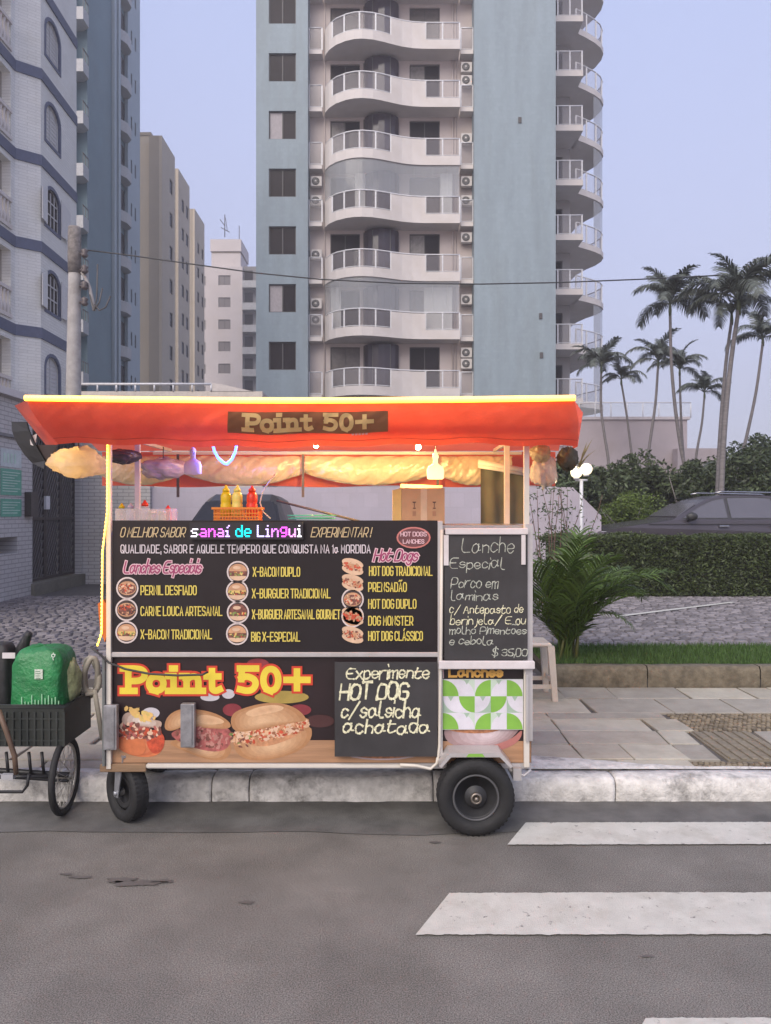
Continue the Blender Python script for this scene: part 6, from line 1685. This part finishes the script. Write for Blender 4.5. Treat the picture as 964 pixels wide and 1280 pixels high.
for a, b in (((722,585),(741,548)),((724,585),(734,552)),((720,586),(748,560)),((716,580),(712,555)),((722,588),(738,566))):
    A_, B_ = at(*a,4.8), at(*b,4.8); M_ = (A_+B_)/2+V(0,-.02,.015); w_ = V(.009,0,.004)
    m.add([A_-w_*.4,A_+w_*.4,M_-w_,M_+w_,B_], [(0,1,3,2),(2,3,4)])
m.build('leaf', M('strappy_leaf', (.20,.17,.08), .6, var=.3, translucent=.2), t)
# grey rolled side curtain at right and rolled dark flap at left
t = thing('side_curtain', 'hanging dark grey green curtain at the right rear of the cart', 'curtain', (X_(628,5.0),5.0,1.6))
m = MB(); m.grid(lambda u,v: (X_(601,4.95)+(X_(662,4.95)-X_(601,4.95))*u, 4.95+.005*math.sin(u*19)+.01*noise.noise(V(u*5,v*3,0)), Z_(655,4.95)+(Z_(584,4.95)-Z_(655,4.95))*v), 30, 12)
m.build('cloth', M('grey_green_cloth', (.10,.10,.075), .8, var=.2, nscale=4), t)
MB().tube([at(598,578,4.9),at(664,590,4.9)], .02, seg=10).tube([at(598,583,4.9),at(662,594,4.9)], .010, seg=10).build('rolled_edge', M('pale_roll', (.58,.54,.46), .5, stain=.2), t)
t = thing('rolled_flap', 'curved black rubber flap curling below the left tip of the awning', 'flap', at(40,550,4.4))
m = MB()
OUT = [(14,527),(15,540),(21,554),(30,568),(40,579),(52,586)]; INN = [(33,527),(36,538),(42,552),(50,566),(56,576),(55,586)]
n = len(OUT)
vs = [at(a,b,4.42) for a,b in OUT]+[at(a,b,4.28) for a,b in INN]; vs2 = [v+V(0,.012,0) for v in vs]
m.add(vs+vs2, [(i,i+1,n+i+1,n+i) for i in range(n-1)]+[(2*n+i,3*n+i,3*n+i+1,2*n+i+1) for i in range(n-1)], None, False)
m.build('rubber_sheet', M('black_rubber_sheet', (.035,.034,.034), .55, var=.2), t)
m = MB(); m.add([at(40,556,4.35),at(72,556,4.1),at(70,562,4.15),at(58,578,4.3),at(48,572,4.35)], [(0,1,2,3,4)]); m.build('inner_fold', M('dark_brown_fold', (.07,.05,.045), .7), t)
MB().quad(at(37,546,4.3),at(46,542,4.3),at(44,558,4.3),at(38,556,4.3)).build('label_tab', fm_, t)
# orange cloth and rope bundle beside the left edge
t = thing('orange_bag', 'orange bag hooked beside the left side of the cart', 'bag', (CX(121),4.2,CZ(802)))
m = MB(); m.prism([(CX(115),4.18,CZ(757)),(CX(122),4.18,CZ(752)),(CX(128),4.18,CZ(760)),(CX(127),4.18,CZ(795)),(CX(124),4.18,CZ(806)),(CX(118),4.18,CZ(790))], (0,.12,0)); m.build('bag_body', M('orange_cloth', (.72,.19,.03), .6, var=.1, translucent=.2), t, fix=True)
t = thing('coiled_hose', 'bundle of dirty white hose looped behind the left end of the cart', 'hose', at(115,870,4.55))
pts = []
for i in range(40):
    a = i/39*4.3*PI; rr = 1-.15*math.sin(i*.9); pts.append(at(114+9*rr*math.cos(a), 846+22*rr*math.sin(a), 4.55+.05*math.sin(a*.5)))
MB().tube(pts, .016, seg=8).build('coil', M('dirty_white_hose', (.36,.33,.27), .7, var=.2, nscale=9), t)
MB().tube([at(118,862,4.5),at(124,900,4.5),at(128,925,4.5)], .014, seg=7).tube([at(106,864,4.5),at(96,862,4.5),at(106,868,4.5),at(120,866,4.5)], .014, seg=7).build('loose_end', M('dirty_white_hose'), t)

# plastic stool behind the right end
sx, sy, sz = 1.225, 6.45, .137
t = thing('plastic_stool', 'white plastic stool on the pavement just right of the cart', 'stool', (sx,sy,sz))
stm = M('white_stool_plastic', (.58,.53,.46), .4, var=.05, stain=.15)
MB().box((sx-.155,sy-.155,sz+.44),(sx+.155,sy+.155,sz+.475), bev=.012).build('seat', stm, t)
for a in (-1,1):
    for b in (-1,1):
        p0 = V(sx+a*.175,sy+b*.175,sz); p1 = V(sx+a*.145,sy+b*.145,sz+.45); w_ = .028
        m = MB(); m.add([(p0.x-w_*.8,p0.y-w_*.8,p0.z),(p0.x+w_*.8,p0.y-w_*.8,p0.z),(p0.x+w_*.8,p0.y+w_*.8,p0.z),(p0.x-w_*.8,p0.y+w_*.8,p0.z),
               (p1.x-w_,p1.y-w_,p1.z),(p1.x+w_,p1.y-w_,p1.z),(p1.x+w_,p1.y+w_,p1.z),(p1.x-w_,p1.y+w_,p1.z)], [(0,3,2,1),(4,5,6,7),(0,1,5,4),(1,2,6,5),(2,3,7,6),(3,0,4,7)])
        m.build('leg', stm, t)
for s_ in (-1,1):
    MB().box((sx-.15,sy+s_*.165-.006,sz+.10),(sx+.15,sy+s_*.165+.006,sz+.135)).build('stretcher', stm, t)
    MB().box((sx+s_*.165-.006,sy-.15,sz+.136),(sx+s_*.165+.006,sy+.15,sz+.17)).build('stretcher', stm, t)

# ---- cargo trike at left
t = thing('cargo_trike', 'black cargo tricycle with open crate box parked at the left edge', 'cargo tricycle', (-2.1,4.3,0))
blk = M('black_painted_steel', (.018,.018,.020), .45, var=.2); YT_ = 4.28
wx, wy, wr = X_(81,YT_), YT_, .215
yaw = R(72); ax = V(math.cos(R(-3)), -math.sin(R(-3)), 0)
e1 = V(0,0,1); e2 = ax.cross(e1)
def trikewheel(c):
    c = Vector(c)
    ring = lambda rr: [c+(e1*math.cos(2*PI*i/40)+e2*math.sin(2*PI*i/40))*rr for i in range(40)]
    wh = MB().tube(ring(wr-.019), .019, closed=True, seg=10).build('wheel', tyre_m, t)
    MB().tube(ring(wr-.043), .008, closed=True, seg=8).build('rim', M('old_chrome', (.42,.40,.37), .3, metal=.7, var=.2), wh)
    m = MB()
    for i in range(28):
        a = 2*PI*i/28; p = c+(e1*math.cos(a)+e2*math.sin(a))*(wr-.048); h = c+ax*(.03 if i % 2 else -.03)+(e1*math.cos(a+.9*(1 if i%4<2 else -1))+e2*math.sin(a+.9*(1 if i%4<2 else -1)))*.02
        m.tube([h,p], .0017, seg=4, cap=False)
    m.build('spokes', M('old_chrome'), wh)
    MB().lathe([(.022,-.04),(.022,.04)], c, ax, seg=12).build('hub', M('old_chrome'), wh)
trikewheel((wx, wy, wr)); trikewheel((wx-.78, wy+.12, wr))
zA = wr
m = MB().tube([V(wx+.03,wy-.02,wr+.01),V(wx-.85,wy+.13,wr+.01)], .016).tube([V(wx+.03,wy-.03,wr-.02),V(wx-.85,wy+.12,wr-.02)], .009)
m.build('axle', blk, t)
cr_z0, cr_z1 = Z_(934,4.35), Z_(876,4.35)
m = MB()
for x in (X_(40,4.3),X_(56,4.3),X_(12,4.3)): m.tube([V(x,4.26,cr_z0),V(x+.012,4.26,.23)], .009)
m.tube([V(X_(0,4.2)-.3,4.2,Z_(990,4.2)),V(X_(28,4.2),4.2,Z_(990,4.2)),V(X_(34,4.2),4.2,Z_(982,4.2)),V(X_(36,4.2),4.2,Z_(968,4.2))], .009)
m.tube([V(X_(-30,4.2),4.2,Z_(972,4.2)),V(X_(60,4.2),4.22,Z_(972,4.2))], .011)
m.build('chassis', blk, t)
MB().tube([V(X_(-2,4.1),4.1,Z_(888,4.1)),V(X_(8,4.1),4.1,Z_(915,4.1)),V(X_(18,4.1),4.1,Z_(945,4.1)),V(X_(20,4.1),4.1,Z_(968,4.1))], .014).build('brown_fork', M('rusty_brown', (.12,.075,.05), .6, var=.3), t)
MB().box((X_(2,4.1),4.09,Z_(974,4.1)),(X_(17,4.1),4.12,Z_(968,4.1))).build('pedal', M('pedal_grey', (.35,.35,.37), .5), t)
# crate : lattice box open at the top
cx0, cx1, cy0, cy1 = X_(-45,4.22), X_(82,4.22), 4.20, 4.58
z0, z1 = Z_(932,4.22), Z_(882,4.22)
bx = MB()
bx.box((cx0,cy0,z0),(cx1,cy0+.012,z1-.001)).box((cx0,cy1-.012,z0),(cx1,cy1,z1+.0)).box((cx1-.012,cy0+.013,z0),(cx1,cy1-.013,z1)).box((cx0,cy0+.013,z0),(cx0+.012,cy1-.013,z1)).box((cx0+.013,cy0+.013,z0),(cx1-.013,cy1-.013,z0+.01))
cb = bx.build('crate', M('black_crate_plastic', (.016,.020,.018), .5, var=.2), t)
m = MB()
for k in range(15):
    x = cx0+(cx1-cx0)*(k+.0)/14; m.box((x-.006,cy0-.008,z0+.004),(x+.006,cy0-.0005,z1-.03))
for z in (z0+.03,z0+.09,z0+.15): m.box((cx0,cy0-.0065,z),(cx1,cy0-.0008,z+.008))
m.tube([V(cx0,cy0,z1),V(cx1,cy0,z1),V(cx1,cy1,z1),V(cx0,cy1,z1)], .011, closed=True)
m.build('crate_ribs', M('black_crate_rib', (.025,.03,.028), .45), cb)
# green packs in the crate
def pack(lab, xa, xb, y0, y1, za, zb_, seed):
    t2 = thing('green_pack', lab, 'plastic pack', ((xa+xb)/2,(y0+y1)/2,za)); m = MB(); q = seed
    def fn(u, v):
        a = 2*PI*u; th = PI*(v-.5); ca, sa = math.cos(a), math.sin(a); e = .45
        k = math.cos(th)**.35; kx = math.copysign(abs(ca)**e, ca)*k; ky = math.copysign(abs(sa)**e, sa)*k
        n_ = 1+.07*noise.noise(V(ca*3+q, sa*3, v*6))+.035*noise.noise(V(ca*9+q, sa*9, v*16)); zz_ = math.copysign(abs(math.sin(th))**.6, th)
        return ((xa+xb)/2+(xb-xa)/2*kx*n_, (y0+y1)/2+(y1-y0)/2*ky*n_, (za+zb_)/2+(zb_-za)/2*zz_*(1+.04*noise.noise(V(ca*2,sa*2,q))))
    m.grid(fn, 44, 26); o = m.build('pack', M('green_plastic_film', (.022,.19,.06), .38, var=.35, nscale=9, spec=.5, bump=1.0, bscale=34), t2)
    return t2, o
xa, xb = X_(18,4.33), X_(84,4.33)
t2, o = pack('bright green plastic wrapped pack filling the trike crate', xa, xb, 4.24, 4.52, z0+.02, Z_(810,4.3), 2)
lab_y = 4.232
m = MB().box((X_(43,4.23),lab_y-.002,Z_(849,4.23)),(X_(53,4.23),lab_y+.004,Z_(837,4.23)))
m.build('barcode_label', M('pale_label', (.55,.60,.52), .5, var=.3, nscale=90), t2)
m = MB(); qq = random.Random(3)
for k in range(4): z = Z_(839+k*2.8,4.23); m.box((X_(44.2,4.23),lab_y-.0035,z-.0035),(X_(44.2+qq.uniform(5,7.5),4.23),lab_y-.0025,z))
ell(m, X_(58,4.23), Z_(843,4.23), .011, .011, None, lab_y-.003) if False else None
m.build('label_print', M('label_ink', (.05,.16,.08), .5), t2)
lm = MB()
text(lm, 'nina', -.035, .045, 0, .030, .005, lambda a, b: (X_(60,4.24)+b*.8+a*.35, 4.262+a*.0, Z_(826,4.24)+a*.9-b*.3), M('pack_white_ink', (.6,.68,.6), .5))
lm.build('lettering', None, t2)
m = MB(); m2 = MB()
for k in range(12): x = X_(26+k*4.2,4.225); m2.box((x-.003,4.233,Z_(884,4.23)),(x+.003,4.237,Z_(884-qq.uniform(6,16),4.23)))
m2.build('printed_stripes', M('pack_pale_stripe', (.25,.5,.3), .5), t2)
t3 = thing('clear_pack', 'crumpled clear wrapped side of leafy packs behind the green pack in the crate', 'plastic pack', (X_(88,4.4),4.4,z0))
m = MB(); c = (X_(86,4.4),4.42,Z_(855,4.4))
def fn(u, v):
    a = 2*PI*u; th = PI*v; q_ = 1+.2*noise.noise(V(math.cos(a)*2.5,math.sin(a)*2.5,th*2)); return (c[0]+.055*q_*math.sin(th)*math.cos(a), c[1]+.09*q_*math.sin(th)*math.sin(a), c[2]+.14*q_*math.cos(th))
m.grid(fn, 24, 18); m.build('film', M('crumpled_film', (.34,.38,.20), .3, var=.5, nscale=20, bump=1, bscale=30), t3)
# black bag and saddle bottles behind the crate at the left edge
t = thing('black_bag', 'black bag with a white label standing in the trike at the left edge', 'bag', (X_(4,4.45),4.45,z0))
m = MB(); c = V(X_(2,4.45),4.45,Z_(850,4.45))
def fn(u, v):
    a = 2*PI*u; th = PI*(v-.5); k = math.cos(th)**.4; e = .5; ca, sa = math.cos(a), math.sin(a)
    return (c.x+.075*math.copysign(abs(ca)**e,ca)*k*(1+.1*noise.noise(V(ca,sa,v*4))), c.y+.08*math.copysign(abs(sa)**e,sa)*k, c.z+.22*math.copysign(abs(math.sin(th))**.7,th))
m.grid(fn, 28, 20); m.build('bag_body', M('black_nylon', (.022,.022,.024), .6, var=.3, bump=.6, bscale=20), t)
MB().tube([at(12,842,4.5),at(22,820,4.5),at(30,805,4.5),at(36,792,4.5)], [.03,.032,.03,.022], seg=10).tube([at(31,820,4.45),at(34,795,4.45),at(37,791,4.45)], .02).build('strap_end', M('black_nylon'), t)
MB().box((X_(3,4.36),4.356,Z_(823,4.36)),(X_(19,4.36),4.362,Z_(816,4.36))).build('white_label', fm_, t)

# the small lamps' own light
def glow(name, loc, col, watts, rad, parent):
    l = bpy.data.lights.new(name, 'POINT'); l.energy = watts; l.color = col; l.shadow_soft_size = rad
    o = bpy.data.objects.new(name, l); C.objects.link(o); o.parent = parent; o.location = Vector(loc)-parent.location
for o in [o for o in C.objects if o.get('category') == 'bulb']: glow('bulb_light', o.location+V(0,.0,-.03), (1,.66,.24), 10, .02, o)
for o in [o for o in C.objects if o.get('category') == 'neon light']: glow('neon_light', o.location+V(0,.03,0), (.08,.13,1), 3.5, .03, o)
